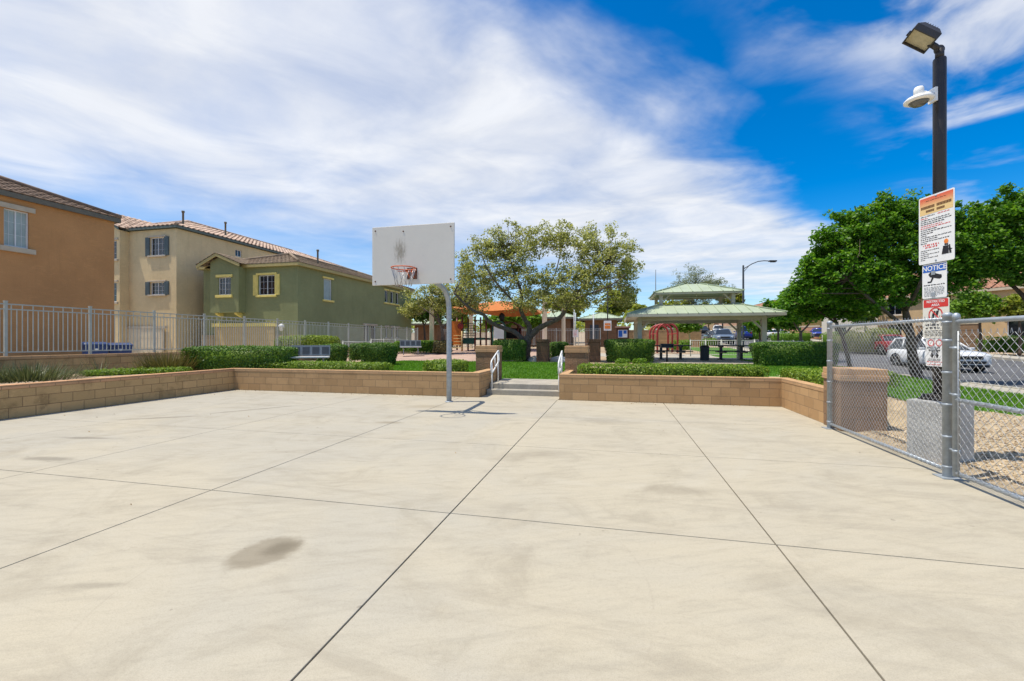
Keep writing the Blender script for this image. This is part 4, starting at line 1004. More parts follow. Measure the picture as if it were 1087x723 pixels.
# simple far houses across the street and up the hill, each with windows, door or garage
def far_house(label, c, rz, W, D, H, wall, tile, z0, storeys=1, garage=None, pitch=20, fasc='trim_b', wins=(), ridge='x'):
    t = thing('distant_house', label, 'house', (0, 0, 0))
    b = MB(); ops = list(wins)
    facade(b, (-W / 2, -D / 2), X_, NY, W, -1.5, H, ops)
    b.quad((W / 2, -D / 2, -1.5), (W / 2, D / 2, -1.5), (W / 2, D / 2, H), (W / 2, -D / 2, H)); b.quad((-W / 2, -D / 2, -1.5), (-W / 2, D / 2, -1.5), (-W / 2, D / 2, H), (-W / 2, -D / 2, H)); b.quad((-W / 2, D / 2, -1.5), (W / 2, D / 2, -1.5), (W / 2, D / 2, H), (-W / 2, D / 2, H))
    b.w('wall', wall, t)
    for q in ops: window(t, (-W / 2, -D / 2), X_, NY, *q, trim=M['trim_b'], grid=False, tw=.14)
    if garage:
        g = MB().box(garage[0], garage[1], -D / 2 - .06, -D / 2 - .005, 0, 2.2)
        for k in range(4): g.box(garage[0] + .05, garage[1] - .05, -D / 2 - .075, -D / 2 - .062, .08 + .53 * k, .5 + .53 * k)
        g.w('garage_door', garage[2], t); MB().box(garage[0] - .2, garage[1] + .2, -D / 2 - .1, -D / 2 - .005, 2.21, 2.45).w('garage_lintel', M['trim_b'], t)
    hip_roof(t, -W / 2, W / 2, -D / 2, D / 2, H + .2, pitch, .4, tile, M[fasc], amp=.03, ridge=ridge)
    t.location = (c[0], c[1], z0); t.rotation_euler = (0, 0, rz); return t
M['stucco_w'] = pm('white_stucco', (.62, .57, .48), .95, .07, 1, .4, 34); M['stucco_t'] = pm('tan_stucco', (.52, .36, .20), .95, .08, 1, .4, 34); M['stucco_p'] = pm('peach_stucco', (.52, .31, .20), .95, .08, 1, .4, 34); M['stucco_y'] = pm('gold_stucco', (.58, .38, .12), .95, .08, 1, .4, 34)
M['garage_b'] = pm('brown_garage_door', (.24, .15, .09), .6, .08, 3); M['garage_p'] = pm('peach_garage_door', (.50, .27, .18), .6, .06, 3)
far_house('tan house with brown garage behind the parked white vehicle, across the street', at(1062, 40), R(-66), 15, 9, 5.0, M['stucco_t'], M['tile_p'], .75, garage=(-3.6, 1.2, M['garage_b']), wins=[(1.0, 2.4, 1.0, 2.4), (10.6, 12.0, 1.0, 2.4), (1.0, 2.4, 3.4, 4.6)])
far_house('white stucco two-storey house showing through the big tree', at(957, 50), R(-58), 12, 9, 6.0, M['stucco_w'], M['tile_p'], .9, wins=[(1.5, 2.9, 3.6, 5.0), (5.0, 6.4, 3.6, 5.0), (8.6, 10, 3.6, 5.0), (1.5, 2.9, .7, 2.2), (8.2, 10, .7, 2.2)])
far_house('peach house with a wide peach garage door beside the blue hatchback', at(858, 70), R(-55), 13, 9, 3.6, M['stucco_y'], M['tile_p'], 1.3, garage=(-.5, 4.6, M['garage_p']), wins=[(2.0, 3.4, .9, 2.3), (4.2, 5.4, .9, 2.3)])
far_house('brown house with pinkish tile roof peeking over the park shelter on the hill', at(832, 118), R(-40), 14, 9, 7.4, M['stucco_p'], M['tile_p'], 3.2, wins=[(2, 3.4, 4.5, 6), (8, 9.4, 4.5, 6)])
far_house('orange tan house at the top of the street seen under the shelter', at(786, 112), R(-38), 16, 9, 4.4, M['stucco_p'], M['tile_p'], 3.4, garage=(1, 5.6, M['garage_t']), wins=[(2, 3.4, 1, 2.4), (5, 6.4, 1, 2.4)])
far_house('small gold house beside the top of the street', at(733, 118), R(-20), 13, 9, 4.2, M['stucco_t'], M['tile_p'], 3.7, garage=(-1, 3.6, M['garage_p']), wins=[(1.5, 2.9, 1, 2.4)])
far_house('peach house behind the park hedges, left of the gold garage', at(806, 88), R(-58), 12, 9, 4.2, M['stucco_p'], M['tile_p'], 2.1, garage=(-5, -.6, M['garage_w']), wins=[(8.0, 9.4, .9, 2.4)])

# ================================================================ PARK BUILDINGS
def hip_hut(label, x0, x1, y0, y1, z0, h, pitch, name='park_building', door=None):
    t = thing(name, label, 'building', ((x0 + x1) / 2, (y0 + y1) / 2, z0))
    MB().box(x0, x1, y0, y1, z0 - .6, z0 + h).w('wall', M['hutwall'], t)
    b = MB(); o = .55; s = math.tan(R(pitch)); X0, X1, Y0, Y1 = x0 - o, x1 + o, y0 - o, y1 + o; hh_ = min(X1 - X0, Y1 - Y0) / 2; z = z0 + h + .02
    if X1 - X0 >= Y1 - Y0: r0, r1 = (X0 + hh_, (Y0 + Y1) / 2, z + hh_ * s), (X1 - hh_, (Y0 + Y1) / 2, z + hh_ * s); fc = [((X0, Y0), (X1, Y0), r1, r0), ((X1, Y1), (X0, Y1), r0, r1), ((X1, Y0), (X1, Y1), r1, r1), ((X0, Y1), (X0, Y0), r0, r0)]
    else: r0, r1 = ((X0 + X1) / 2, Y0 + hh_, z + hh_ * s), ((X0 + X1) / 2, Y1 - hh_, z + hh_ * s); fc = [((X0, Y0), (X1, Y0), r0, r0), ((X1, Y1), (X0, Y1), r1, r1), ((X1, Y0), (X1, Y1), r1, r0), ((X0, Y1), (X0, Y0), r0, r1)]
    for a, c, d, e in fc: seamed(b, (*a, z), (*c, z), d, e)
    b.w('roof', M['roof_green'], t, fix=False)
    f = MB().box(X0, X1, Y0, Y0 + .04, z - .2, z - .01).box(X0, X1, Y1 - .04, Y1, z - .2, z - .01).box(X0, X0 + .04, Y0 + .041, Y1 - .041, z - .2, z - .01).box(X1 - .04, X1, Y0 + .041, Y1 - .041, z - .2, z - .01)
    f.w('fascia', M['fascia'], t)
    if door: MB().box(door[0], door[1], y0 - .05, y0 - .004, z0 - .1, z0 + 2.1).w('door', M['dgrey'], t)
    return t
def seamed(mb, A, B, C, D, gap=.42, hgt=.035):
    A, B, C, D = map(Vector, (A, B, C, D)); n = (B - A).cross(D - A).normalized(); n = n if n.z > 0 else -n
    mb.quad(A, B, C, D) if (C - D).length > 1e-6 else mb.add([A, B, C], [(0, 1, 2)])
    e = (B - A).normalized(); ln = (B - A).length; upv = None
    ua, ub = 0.0, ln; uc, ud_ = (C - A).dot(e), (D - A).dot(e); foot = D - A - e * ud_; k = int(ln / gap)
    for i in range(1, k):
        u = ln * i / k; t = 1.0
        if u < ud_: t = u / ud_
        elif u > uc: t = (ln - u) / (ln - uc)
        p0 = A + e * u; p1 = p0 + foot * t; mb.obox((p0 + p1) / 2 + n * hgt / 2, (p1 - p0).normalized(), e, n, (p1 - p0).length, .03, hgt)
    for p0, p1 in ((A, D), (B, C)):
        if (p1 - p0).length > .1: mb.obox((p0 + p1) / 2 + n * .03, (p1 - p0).normalized(), e, n, (p1 - p0).length, .08, .05)
M['hutwall'] = block_mat('brown_hut_block', (.24, .13, .07), (.20, .11, .06), (.14, .08, .05))
xa, ya_ = at(621, 45); xb, _ = at(655, 45)
hip_hut('small brown restroom building with pale green roof behind the playground', xa, xb, ya_, ya_ + 4, 1.0, 2.75, 18, door=(xa + .5, xa + 1.4))
xa, ya_ = at(541, 47); xb, _ = at(607, 47)
hip_hut('wide brown park building with pale green roof behind the spreading tree', xa, xb, ya_, ya_ + 5, 1.05, 2.9, 20)
xa, ya_ = at(440, 52); xb, _ = at(466, 52)
hip_hut('pale roofed hut beyond the fence left of the hoop post', xa, xb, ya_, ya_ + 4, 1.0, 2.5, 24)
t = thing('boundary_wall', 'low brown block wall behind the playground and the red arches', 'wall', (3, 47, 1))
MB().box(-1.5, 9.0, 49, 49.2, .4, 2.55).w('block_courses', M['block'], t); MB().box(-1.52, 9.02, 48.98, 49.22, 2.553, 2.65).w('cap_course', M['cap'], t)

# big picnic shelter with a two-tier green roof
def shelter():
    t = thing('picnic_shelter', 'picnic shelter with two-tier pale green metal roof on beige columns', 'shelter', (4, 23.7, .5))
    x0, x1, y0, y1 = 1.22, 6.62, 21.7, 25.7; gz = .5
    for x, y in ((x0, y0), (x1, y0), (x0, y1), (x1, y1)):
        p = MB().box(x - .1, x + .1, y - .1, y + .1, gz - .1, 2.62).box(x - .16, x + .16, y - .16, y + .16, gz, gz + .03)
        p.w('column', M['beige_metal'], t, bevel=.01)
    b = MB()
    X0, X1, Y0, Y1 = .62, 7.22, 20.75, 26.65; ez = 2.72
    b.box(X0, X1, Y0, Y0 + .06, ez - .13, ez - .005).box(X0, X1, Y1 - .06, Y1, ez - .13, ez - .005).box(X0, X0 + .06, Y0 + .061, Y1 - .061, ez - .13, ez - .005).box(X1 - .06, X1, Y0 + .061, Y1 - .061, ez - .13, ez - .005)
    for y in (y0, y1): b.box(x0, x1, y - .07, y + .07, 2.45, 2.62)
    for x in (x0, x1): b.box(x - .07, x + .07, y0 + .071, y1 - .071, 2.45, 2.62)
    for x, s in ((x0, 1), (x1, -1)):
        for y in (y0, y1): b.obox((x + s * .33, y, 2.28), Vector((s, 0, 1)).normalized(), (0, 1, 0), Vector((-s, 0, 1)).normalized(), .75, .08, .08)
    for y, s in ((y0, 1), (y1, -1)):
        for x in (x0, x1): b.obox((x, y + s * .33, 2.28), Vector((0, s, 1)).normalized(), (1, 0, 0), Vector((0, -s, 1)).normalized(), .75, .08, .08)
    b.w('frame_beam', M['beige_metal'], t)
    U0, U1, V0, V1 = 2.15, 5.65, 22.35, 25.05; uz = 3.24
    r = MB()
    q = [(X0, Y0, ez), (X1, Y0, ez), (X1, Y1, ez), (X0, Y1, ez)]; u = [(U0, V0, uz), (U1, V0, uz), (U1, V1, uz), (U0, V1, uz)]
    for i in range(4): seamed(r, q[i], q[(i + 1) % 4], u[(i + 1) % 4], u[i])
    r.w('lower_roof', M['roof_green'], t, fix=False)
    r = MB(); s_ = [(p[0], p[1], p[2] - .05) for p in q]; s2 = [(p[0], p[1], p[2] - .05) for p in u]
    for i in range(4): r.quad(s_[i], s_[(i + 1) % 4], s2[(i + 1) % 4], s2[i])
    r.w('soffit', M['beige_metal'], t)
    c = MB()
    for x in (U0 + .12, (U0 + U1) / 2, U1 - .12):
        for y in (V0 + .12, V1 - .12): c.box(x - .08, x + .08, y - .08, y + .08, uz - .15, uz + .60) if x != (U0 + U1) / 2 else c.box(x - .01, x + .01, y - .01, y + .01, uz + .4, uz + .5)
    c.box(U0 - .2, U1 + .2, V0 - .2, V0 - .12, uz + .50, uz + .58).box(U0 - .2, U1 + .2, V1 + .12, V1 + .2, uz + .50, uz + .58).box(U0 - .2, U0 - .12, V0 - .119, V1 + .119, uz + .50, uz + .58).box(U1 + .12, U1 + .2, V0 - .119, V1 + .119, uz + .50, uz + .58)
    for x, s in ((U0 + .12, 1), (U1 - .12, -1)): c.obox((x + s * .25, V0 + .12, uz + .33), Vector((s, 0, 1)).normalized(), (0, 1, 0), Vector((-s, 0, 1)).normalized(), .5, .06, .06)
    c.w('clerestory_frame', M['beige_metal'], t)
    W0, W1, T0, T1 = U0 - .25, U1 + .25, V0 - .25, V1 + .25; wz = uz + .59; hh_ = (T1 - T0) / 2; rz_ = wz + .56
    r0, r1 = (W0 + hh_, (T0 + T1) / 2, rz_), (W1 - hh_, (T0 + T1) / 2, rz_); r = MB()
    seamed(r, (W0, T0, wz), (W1, T0, wz), r1, r0); seamed(r, (W1, T1, wz), (W0, T1, wz), r0, r1); seamed(r, (W1, T0, wz), (W1, T1, wz), r1, r1); seamed(r, (W0, T1, wz), (W0, T0, wz), r0, r0)
    r.w('upper_roof', M['roof_green'], t, fix=False)
    return t
shelter()
struct(MB().box(.3, 7.5, 20.4, 27.0, .2, .505).build('shelter_slab', M['walk']))

def picnic_table(label, x, y, rz, L=1.85):
    t = thing('picnic_table', label, 'picnic table', (0, 0, 0), group='picnic tables under the shelter')
    MB().box(-L / 2, L / 2, -.38, .38, .70, .755).w('tabletop', M['dgrey'], t, bevel=.01)
    for s in (-1, 1): MB().box(-L / 2, L / 2, s * .72 - .13, s * .72 + .13, .42, .46).w('seat', M['dgrey'], t, bevel=.01)
    for sx in (-.5, .5):
        b = MB().box(sx - .06, sx + .06, -.06, .06, .03, .70).box(sx - .05, sx + .05, -.78, .78, .36, .42).box(sx - .09, sx + .09, -.30, .30, .0, .04).box(sx - .05, sx + .05, -.3, .3, .64, .70)
        b.w('leg', M['dgrey'], t)
    t.location = (x, y, .506); t.rotation_euler.z = rz; return t
p0 = picnic_table('black picnic table under the shelter in front of the red arches', *at(712, 23.0), R(6))
q = at(776, 22.6); dup(p0, (*q, .506), R(4), 'black picnic table at the right end of the shelter beside the litter bin')
t = thing('litter_bin', 'dark grey litter bin under the shelter between the two picnic tables', 'litter bin', (0, 0, 0)); q = at(748, 21.6)
MB().lathe((0, 0, 0), [(.27, 0), (.29, .05), (.29, .78), (.31, .80), (.31, .86)], 20).w('body', M['dgrey'], t); MB().lathe((0, 0, .86), [(.31, 0), (.28, .08), (.12, .14), (.1, .12)], 20).w('lid', M['black'], t); t.location = (*q, .506); t.scale = (.72, .72, .76)
t = thing('bbq_grill', 'small park grill box on a post in front of the red arches', 'grill', (0, 0, 0))
MB().lathe((0, 0, 0), [(.04, 0), (.04, .66)], 10).w('post', M['bronze'], t)
b = MB().box(-.28, .28, -.2, .2, .66, .69).box(-.28, -.26, -.2, .2, .69, .85).box(.26, .28, -.2, .2, .69, .85).box(-.26, .26, .18, .2, .69, .85)
for k in range(9): b.box(-.25 + .06 * k, -.24 + .06 * k, -.2, .18, .80, .815)
b.w('firebox', M['dgrey'], t); q = at(708, 20.2); t.location = (*q, .5)

# ================================================================ PLAYGROUND
def arch_set():
    t = thing('arch_climber', 'dark red steel arch climber behind the picnic shelter', 'climbing frame', (*at(701, 30), .75))
    for k, (px, Z) in enumerate(((708.5, 28.0), (703.5, 29.6), (699.5, 31.2))):
        x, y = at(px, Z); w = .62; b = MB(); z0, zt = .7, 2.02
        pts = [(x - w, y, z0), (x - w, y, zt - .1)] + [(x - w * math.cos(a), y, zt + w * math.sin(a) * .95) for a in [math.pi * i / 14 for i in range(15)]] + [(x + w, y, zt - .1), (x + w, y, z0)]
        b.tube(pts, .065, 10).w('arch', M['red'], t)
    b = MB()
    for s in (-1, 1):
        for z in (1.2, 1.95):
            a, c = at(708.5, 28.0), at(699.5, 31.2); b.tube([(a[0] + s * .62, a[1], z), (c[0] + s * .62, c[1], z)], .03, 8)
    b.w('side_rail', M['red'], t); return t
arch_set()
def play_structure():
    x, y = at(499, 29); z = .82
    t = thing('play_structure', 'playground structure with maroon posts, green deck and orange panel', 'play structure', (x, y, z))
    for dx in (-1.15, -.35, .55, 1.3):
        for dy in (-.6, .6): MB().tube([(x + dx, y + dy, z - .1), (x + dx, y + dy, z + (2.2 if dx < 1 else 2.0))], .06, 10).lathe((x + dx, y + dy, z + (2.2 if dx < 1 else 2.0)), [(.06, 0), (.065, .04), (.02, .07)], 10).w('post', M['maroon'], t)
    MB().box(x - .3, x + 1.25, y - .55, y + .55, z + .72, z + .86).box(x - .3, x + .5, y - .58, y - .56, z + .45, z + .72).w('deck', M['dgreen'], t)
    MB().box(x - 1.1, x - .42, y - .62, y - .58, z + .35, z + 1.95).w('panel', M['orange_p'], t)
    MB().lathe((x - .42, y - .7, z + 1.62), [(.02, -.06), (.2, -.03), (.2, .03), (.02, .06)], 16, axis=(0, 1, 0)).w('steering_wheel', M['red'], t)
    b = MB().tube([(x - .33, y - .7, z), (x - .33, y - .7, z + 1.3)], .05, 8)
    for k in range(5): b.tube([(x - .9, y - .7, z + .2 + .2 * k), (x - .33, y - .7, z + .2 + .2 * k)], .02, 6)
    b.w('ladder', M['tan_p'], t)
    b = MB()
    for k in range(9): b.tube([(x + .6 + .075 * k, y - .6, z + .86), (x + .6 + .075 * k, y - .6, z + 2.0)], .014, 6)
    b.tube([(x + .55, y - .6, z + 2.0), (x + 1.3, y - .6, z + 2.0)], .03, 8); b.w('guard_rail', M['maroon'], t)
    b = MB()
    for k in range(6): b.tube([(x - .3, y - .6, z + 1.0 + .16 * k), (x + .5, y - .6, z + 1.0 + .16 * k)], .018, 6)
    for k in range(5): b.tube([(x - .25 + .17 * k, y - .6, z + .9), (x - .25 + .17 * k, y - .6, z + 1.85)], .018, 6)
    b.w('climbing_net', M['dgreen'], t)
    MB().box(x - 1.9, x - 1.2, y - .5, y + .5, z + .2, z + .28).box(x - 2.7, x - 1.95, y - .5, y + .5, z + .04, z + .12).w('step_deck', M['dgreen'], t, bevel=.02)
    xx = x + 2.15; w = .42
    b = MB().tube([(xx - w, y - .6, z - .1), (xx - w, y - .6, z + 1.5)] + [(xx - w * math.cos(a), y - .6, z + 1.5 + w * math.sin(a)) for a in [math.pi * i / 12 for i in range(13)]] + [(xx + w, y - .6, z - .1)], .06, 8)
    b.w('arch_panel', M['dgreen'], t); MB().box(xx - .34, xx + .34, y - .62, y - .6, z + .8, z + 1.72).w('panel_insert', M['post_w'], t)
    MB().lathe((xx + .15, y - .4, z + 2.15), [(.04, -.3), (.16, -.05), (.2, .15), (.08, .32)], 12).w('finial', M['black'], t)
    return t
play_structure()
def playhouse():
    x, y = at(541, 33); z = .95
    t = thing('play_hut', 'dark play hut with a curved brown roof left of the tree trunk', 'play hut', (x, y, z))
    for sx in (-.75, .75):
        for sy in (-.5, .5): MB().tube([(x + sx, y + sy, z - .1), (x + sx, y + sy, z + 1.7)], .06, 8).w('post', M['maroon'], t)
    b = MB(); n = 10
    pr = [(x - .95 + 1.9 * i / n, z + 1.55 + .45 * math.sin(math.pi * i / n)) for i in range(n + 1)]
    b.extrude([(a, y - .75, c) for a, c in pr] + [(a, y - .75, c - .07) for a, c in reversed(pr)], (0, 1.5, 0)).w('roof', M['rust'], t)
    MB().box(x - .7, x + .7, y + .45, y + .5, z + .2, z + 1.5).box(x - .72, x - .68, y - .45, y + .45, z + .2, z + 1.1).w('panel', M['black'], t)
    MB().box(x - .7, x + .7, y - .55, y - .5, z + .2, z + .7).w('front_panel', M['tan_p'], t); return t
playhouse()
# orange fabric canopy on four white columns
t = thing('shade_canopy', 'orange fabric shade canopy on tall white columns over the playground', 'shade canopy', (-7.8, 30, .9))
cx = [(-11.5, 26.2), (-4.1, 26.2), (-3.85, 34.2), (-11.5, 34.2)]
for (x, y) in cx: MB().lathe((x, y, .5), [(.15, 0), (.15, 3.85), (.16, 3.85), (.16, 3.92)], 16).w('column', M['post_w'], t)
n = 16; vs = []
for j in range(n + 1):
    for i in range(n + 1):
        u, v = i / n, j / n; x0 = lerp(-11.5, -11.5, v); x1 = lerp(-4.1, -3.85, v)
        sag = .35 * (4 * u * (1 - u) * (abs(2 * v - 1) ** 3) + 4 * v * (1 - v) * (abs(2 * u - 1) ** 3))
        px_ = lerp(x0, x1, u); inw = .77 - .04 * 4 * v * (1 - v) * abs(2 * u - 1)
        vs.append((-7.7 + (px_ + 7.7) * inw, lerp(26.7, 33.7, v), 3.75 - sag + .6 * (1 - max(abs(2 * u - 1), abs(2 * v - 1))) ** .8))
MB().add(vs, [(j * (n + 1) + i, j * (n + 1) + i + 1, (j + 1) * (n + 1) + i + 1, (j + 1) * (n + 1) + i) for j in range(n) for i in range(n)], 0, True).w('fabric', M['sail'], t)

# benches
def bench(label, x, y, z, rz, L=1.25):
    t = thing('park_bench', label, 'bench', (0, 0, 0), group='perforated metal benches'); b = MB()
    b.box(-L / 2, L / 2, -.24, .22, .42, .47).w('seat', M['benchs'], t, bevel=.012)
    b = MB(); tn = Vector((0, .22, 1)).normalized(); nn = Vector((0, 1, -.22)).normalized()
    b.obox((0, .30, .66), (1, 0, 0), nn, tn, L, .03, .36)
    k = 4
    for i in range(k): b.obox((-L / 2 + L * (i + .5) / k, .28, .66), (1, 0, 0), nn, tn, L / k * .72, .012, .24, 1)
    b.w('backrest', [M['benchm'], M['dgrey']], t)
    for s in (-1, 1):
        MB().tube([(s * L * .34, -.05, 0), (s * L * .34, .02, .43)], .03, 8).tube([(s * L * .34, .02, .40), (s * L * .34, .30, .41), (s * L * .34, .39, .82)], .022, 8).w('leg', M['galv'], t)
    t.location = (x, y, z); t.rotation_euler.z = rz; return t
M['benchs'] = pm('bench_seat_coating', (.55, .56, .56), .45, .08, 12); M['benchm'] = pm('bench_coating', (.16, .18, .195), .45, .08, 12, spec=.5)
q = at(329, 14.4); b0 = bench('grey metal bench facing the court between clipped hedges', *q, .5, R(32), 1.2)
q = at(436, 25); dup(b0, (*q, .68), R(30), 'grey metal bench far back at the edge of the play area')
def rail_fence(label, p, q, z, h=1.0, n=2):
    t = thing('guard_railing', label, 'railing', (*p, z)); a, c = Vector((*p, z)), Vector((*q, z)); up = Vector((0, 0, 1))
    for k in range(n + 1): e = a.lerp(c, k / n); MB().tube([e, e + up * h], .035, 8).lathe(e + up * h, [(.04, 0), (.03, .03)], 8).w('post', M['grayfence'], t)
    b = MB().tube([a + up * (h - .05), c + up * (h - .05)], .025, 8).tube([a + up * .15, c + up * .15], .02, 8); L_ = (c - a).length
    for i in range(1, int(L_ / .13)): e = a.lerp(c, i * .13 / L_); b.tube([e + up * .15, e + up * (h - .05)], .011, 5)
    b.w('picket_panel', M['grayfence'], t); return t
rail_fence('short grey guard rail behind the clipped bush pair', at(364, 23), at(393, 23.6), .62, .85, 1)
rail_fence('grey path rail running behind the far bench', at(394, 27), at(432, 28.5), .7, .9, 3)
rail_fence('white picket railing behind the picnic tables, towards the street', at(733, 27), at(801, 25.0), .5, 1.05, 4)
rail_fence('white picket railing at the corner of the shelter and the big hedge', at(803.5, 20.9), at(852, 27), .45, 1.05, 4)
iron_fence('grey iron fence along the back of the park behind the playground', (-15.05, 37), (-1.2, 41), 1.0, 1.1, 7, 1.55, M['grayfence'], pick=.14)
t = thing('wheelie_bin', 'blue wheeled bin with white emblem, left one behind the iron fence', 'wheelie bin', (0, 0, 0))
def bin_parts(t):
    b = MB(); b.add([(-.27, -.30, .12), (.27, -.30, .12), (.27, .28, .06), (-.27, .28, .06), (-.33, -.37, .98), (.33, -.37, .98), (.33, .35, .98), (-.33, .35, .98)], [(0, 3, 2, 1), (4, 5, 6, 7), (0, 1, 5, 4), (1, 2, 6, 5), (2, 3, 7, 6), (3, 0, 4, 7)]); b.box(-.345, .345, -.39, .37, .94, .985)
    b.w('body', M['blue'], t, bevel=.02)
    MB().add([(-.35, -.41, .99), (.35, -.41, .99), (.35, .42, .99), (-.35, .42, .99), (-.31, -.36, 1.05), (.31, -.36, 1.05), (.31, .34, 1.09), (-.31, .34, 1.09)], [(0, 3, 2, 1), (4, 5, 6, 7), (0, 1, 5, 4), (1, 2, 6, 5), (2, 3, 7, 6), (3, 0, 4, 7)]).w('lid', M['blue'], t, bevel=.015)
    for s in (-1, 1): MB().lathe((s * .31, .30, .12), [(.12, -.025), (.12, .025)], 16, axis=(1, 0, 0)).w('wheel', M['black'], t)
    MB().tube([(-.25, .43, 1.0), (.25, .43, 1.0)], .018, 8).w('handle', M['black'], t)
    MB().lathe((0, -.358, .82), [(.05, -.004), (.05, .004)], 16, axis=(0, 1, -.08)).w('emblem', M['signw'], t)
bin_parts(t)
q = at(101, 15.9); t.location = (*q, .36); t.rotation_euler.z = R(64)
q = at(127.5, 16.6); dup(t, (*q, .36), R(58), 'blue wheeled bin with white emblem, right one behind the iron fence').scale = (1.02, 1.02, .97)

# signs and kiosks in the park
t = thing('park_sign', 'white and orange sign on a tall dark pole in front of the restroom', 'sign', (*at(645, 34), 1.0)); x, y = at(645, 34)
MB().lathe((x, y, .5), [(.05, 0), (.05, 4.9), (.02, 4.93)], 10).w('pole', M['bronze'], t)
MB().box(x - .29, x + .29, y - .085, y - .06, 2.28, 3.05).w('panel', M['signw'], t); b = MB().box(x - .22, x + .22, y - .095, y - .088, 2.42, 2.85); b.w('printed_square', M['inko'], t)
b = MB(); lines(b, rnd, x - .2, x + .2, 2.93, .05, 1, .06, .12, y - .093); lines(b, rnd, x - .18, x + .18, 2.68, .06, 1, .06, .12, y - .102); b.w('lettering', M['signw'], t)
t = thing('notice_board', 'brown notice board with blue and white posters beside the shelter', 'notice board', (*at(661, 32), .8)); x, y = at(661, 32)
for s in (-1, 1): MB().box(x + s * .40 - .04, x + s * .40 + .04, y - .04, y + .04, .5, 2.35).w('post', M['rust'], t)
MB().box(x - .46, x + .46, y - .06, y + .05, 1.62, 2.4).w('frame', M['rust'], t); MB().box(x - .33, x + .33, y - .075, y - .064, 1.72, 2.28).w('poster', M['signw'], t)
MB().box(x - .30, x - .02, y - .084, y - .078, 1.76, 2.24).box(x + .05, x + .28, y - .084, y - .078, 2.0, 2.24).w('blue_print', M['inkb'], t)
MB().extrude([(x - .55, y - .2, 2.42), (x + .55, y - .2, 2.42), (x + .55, y, 2.52), (x - .55, y, 2.52)], (0, .0, .03)).box(x - .55, x + .55, y - .18, y + .18, 2.405, 2.44).w('roof', M['rust'], t)
t = thing('fence_sign', 'small white sign with red print on a thin post near the back fence', 'sign', (*at(611, 33), .9)); x, y = at(611, 33)
MB().lathe((x, y, .5), [(.03, 0), (.03, 3.1)], 8).w('post', M['galv'], t); MB().box(x - .2, x + .2, y - .05, y - .032, 1.75, 2.32).w('panel', M['signw'], t); b = MB()
for k in range(5): lines(b, rnd, x - .15, x + .15, 2.24 - .1 * k, .05, .9, .05, .1, y - .058)
b.w('lettering', M['inkr'], t)
for px, Z, h_, lab in ((630, 36, 3.1, 'thin white pole in front of the restroom wall'), (609.5, 38, 3.6, 'thin white pole left of the restroom building')):
    x, y = at(px, Z); o = MB().lathe((x, y, .6), [(.05, 0), (.045, h_), (.02, h_ + .04)], 10).build('flag_pole', M['post_w']); tag(o, lab, 'pole')
x, y = at(696, 62); o = MB().lathe((x, y, 1.2), [(.10, 0), (.05, 10.4), (.02, 10.5)], 10).build('antenna_mast', M['galv']); tag(o, 'thin bare mast rising left of the shelter roof', 'mast')
# street lamp
x, y = at(789, 44); z = zfar(y); t = thing('street_lamp', 'bronze street lamp with one curved arm behind the shelter', 'street lamp', (x, y, z))
MB().lathe((x, y, z - .2), [(.14, 0), (.11, .4), (.085, 9.3 - z), (.06, 9.35 - z)], 12).w('pole', M['dgrey'], t)
az = zat(285.5, 44); arm = [(x, y, az)] + [(x + cr.x * s, y + cr.y * s, az + h_) for s, h_ in ((.4, .22), (.9, .52), (1.5, .76), (2.1, .83), (2.7, .80))]
b = MB().tube(arm, .045, 8).tube([(x, y, az - .35), (x + cr.x * .55, y + cr.y * .55, az + .28)], .025, 6); b.w('arm', M['bronze'], t)
q = Vector(arm[-1]); MB().obox(q + cr * .28, cr, cf, up, .75, .30, .13).obox(q + cr * .32 - up * .09, cr, cf, up, .5, .24, .07).w('lamp_head', M['bronze'], t, bevel=.02)
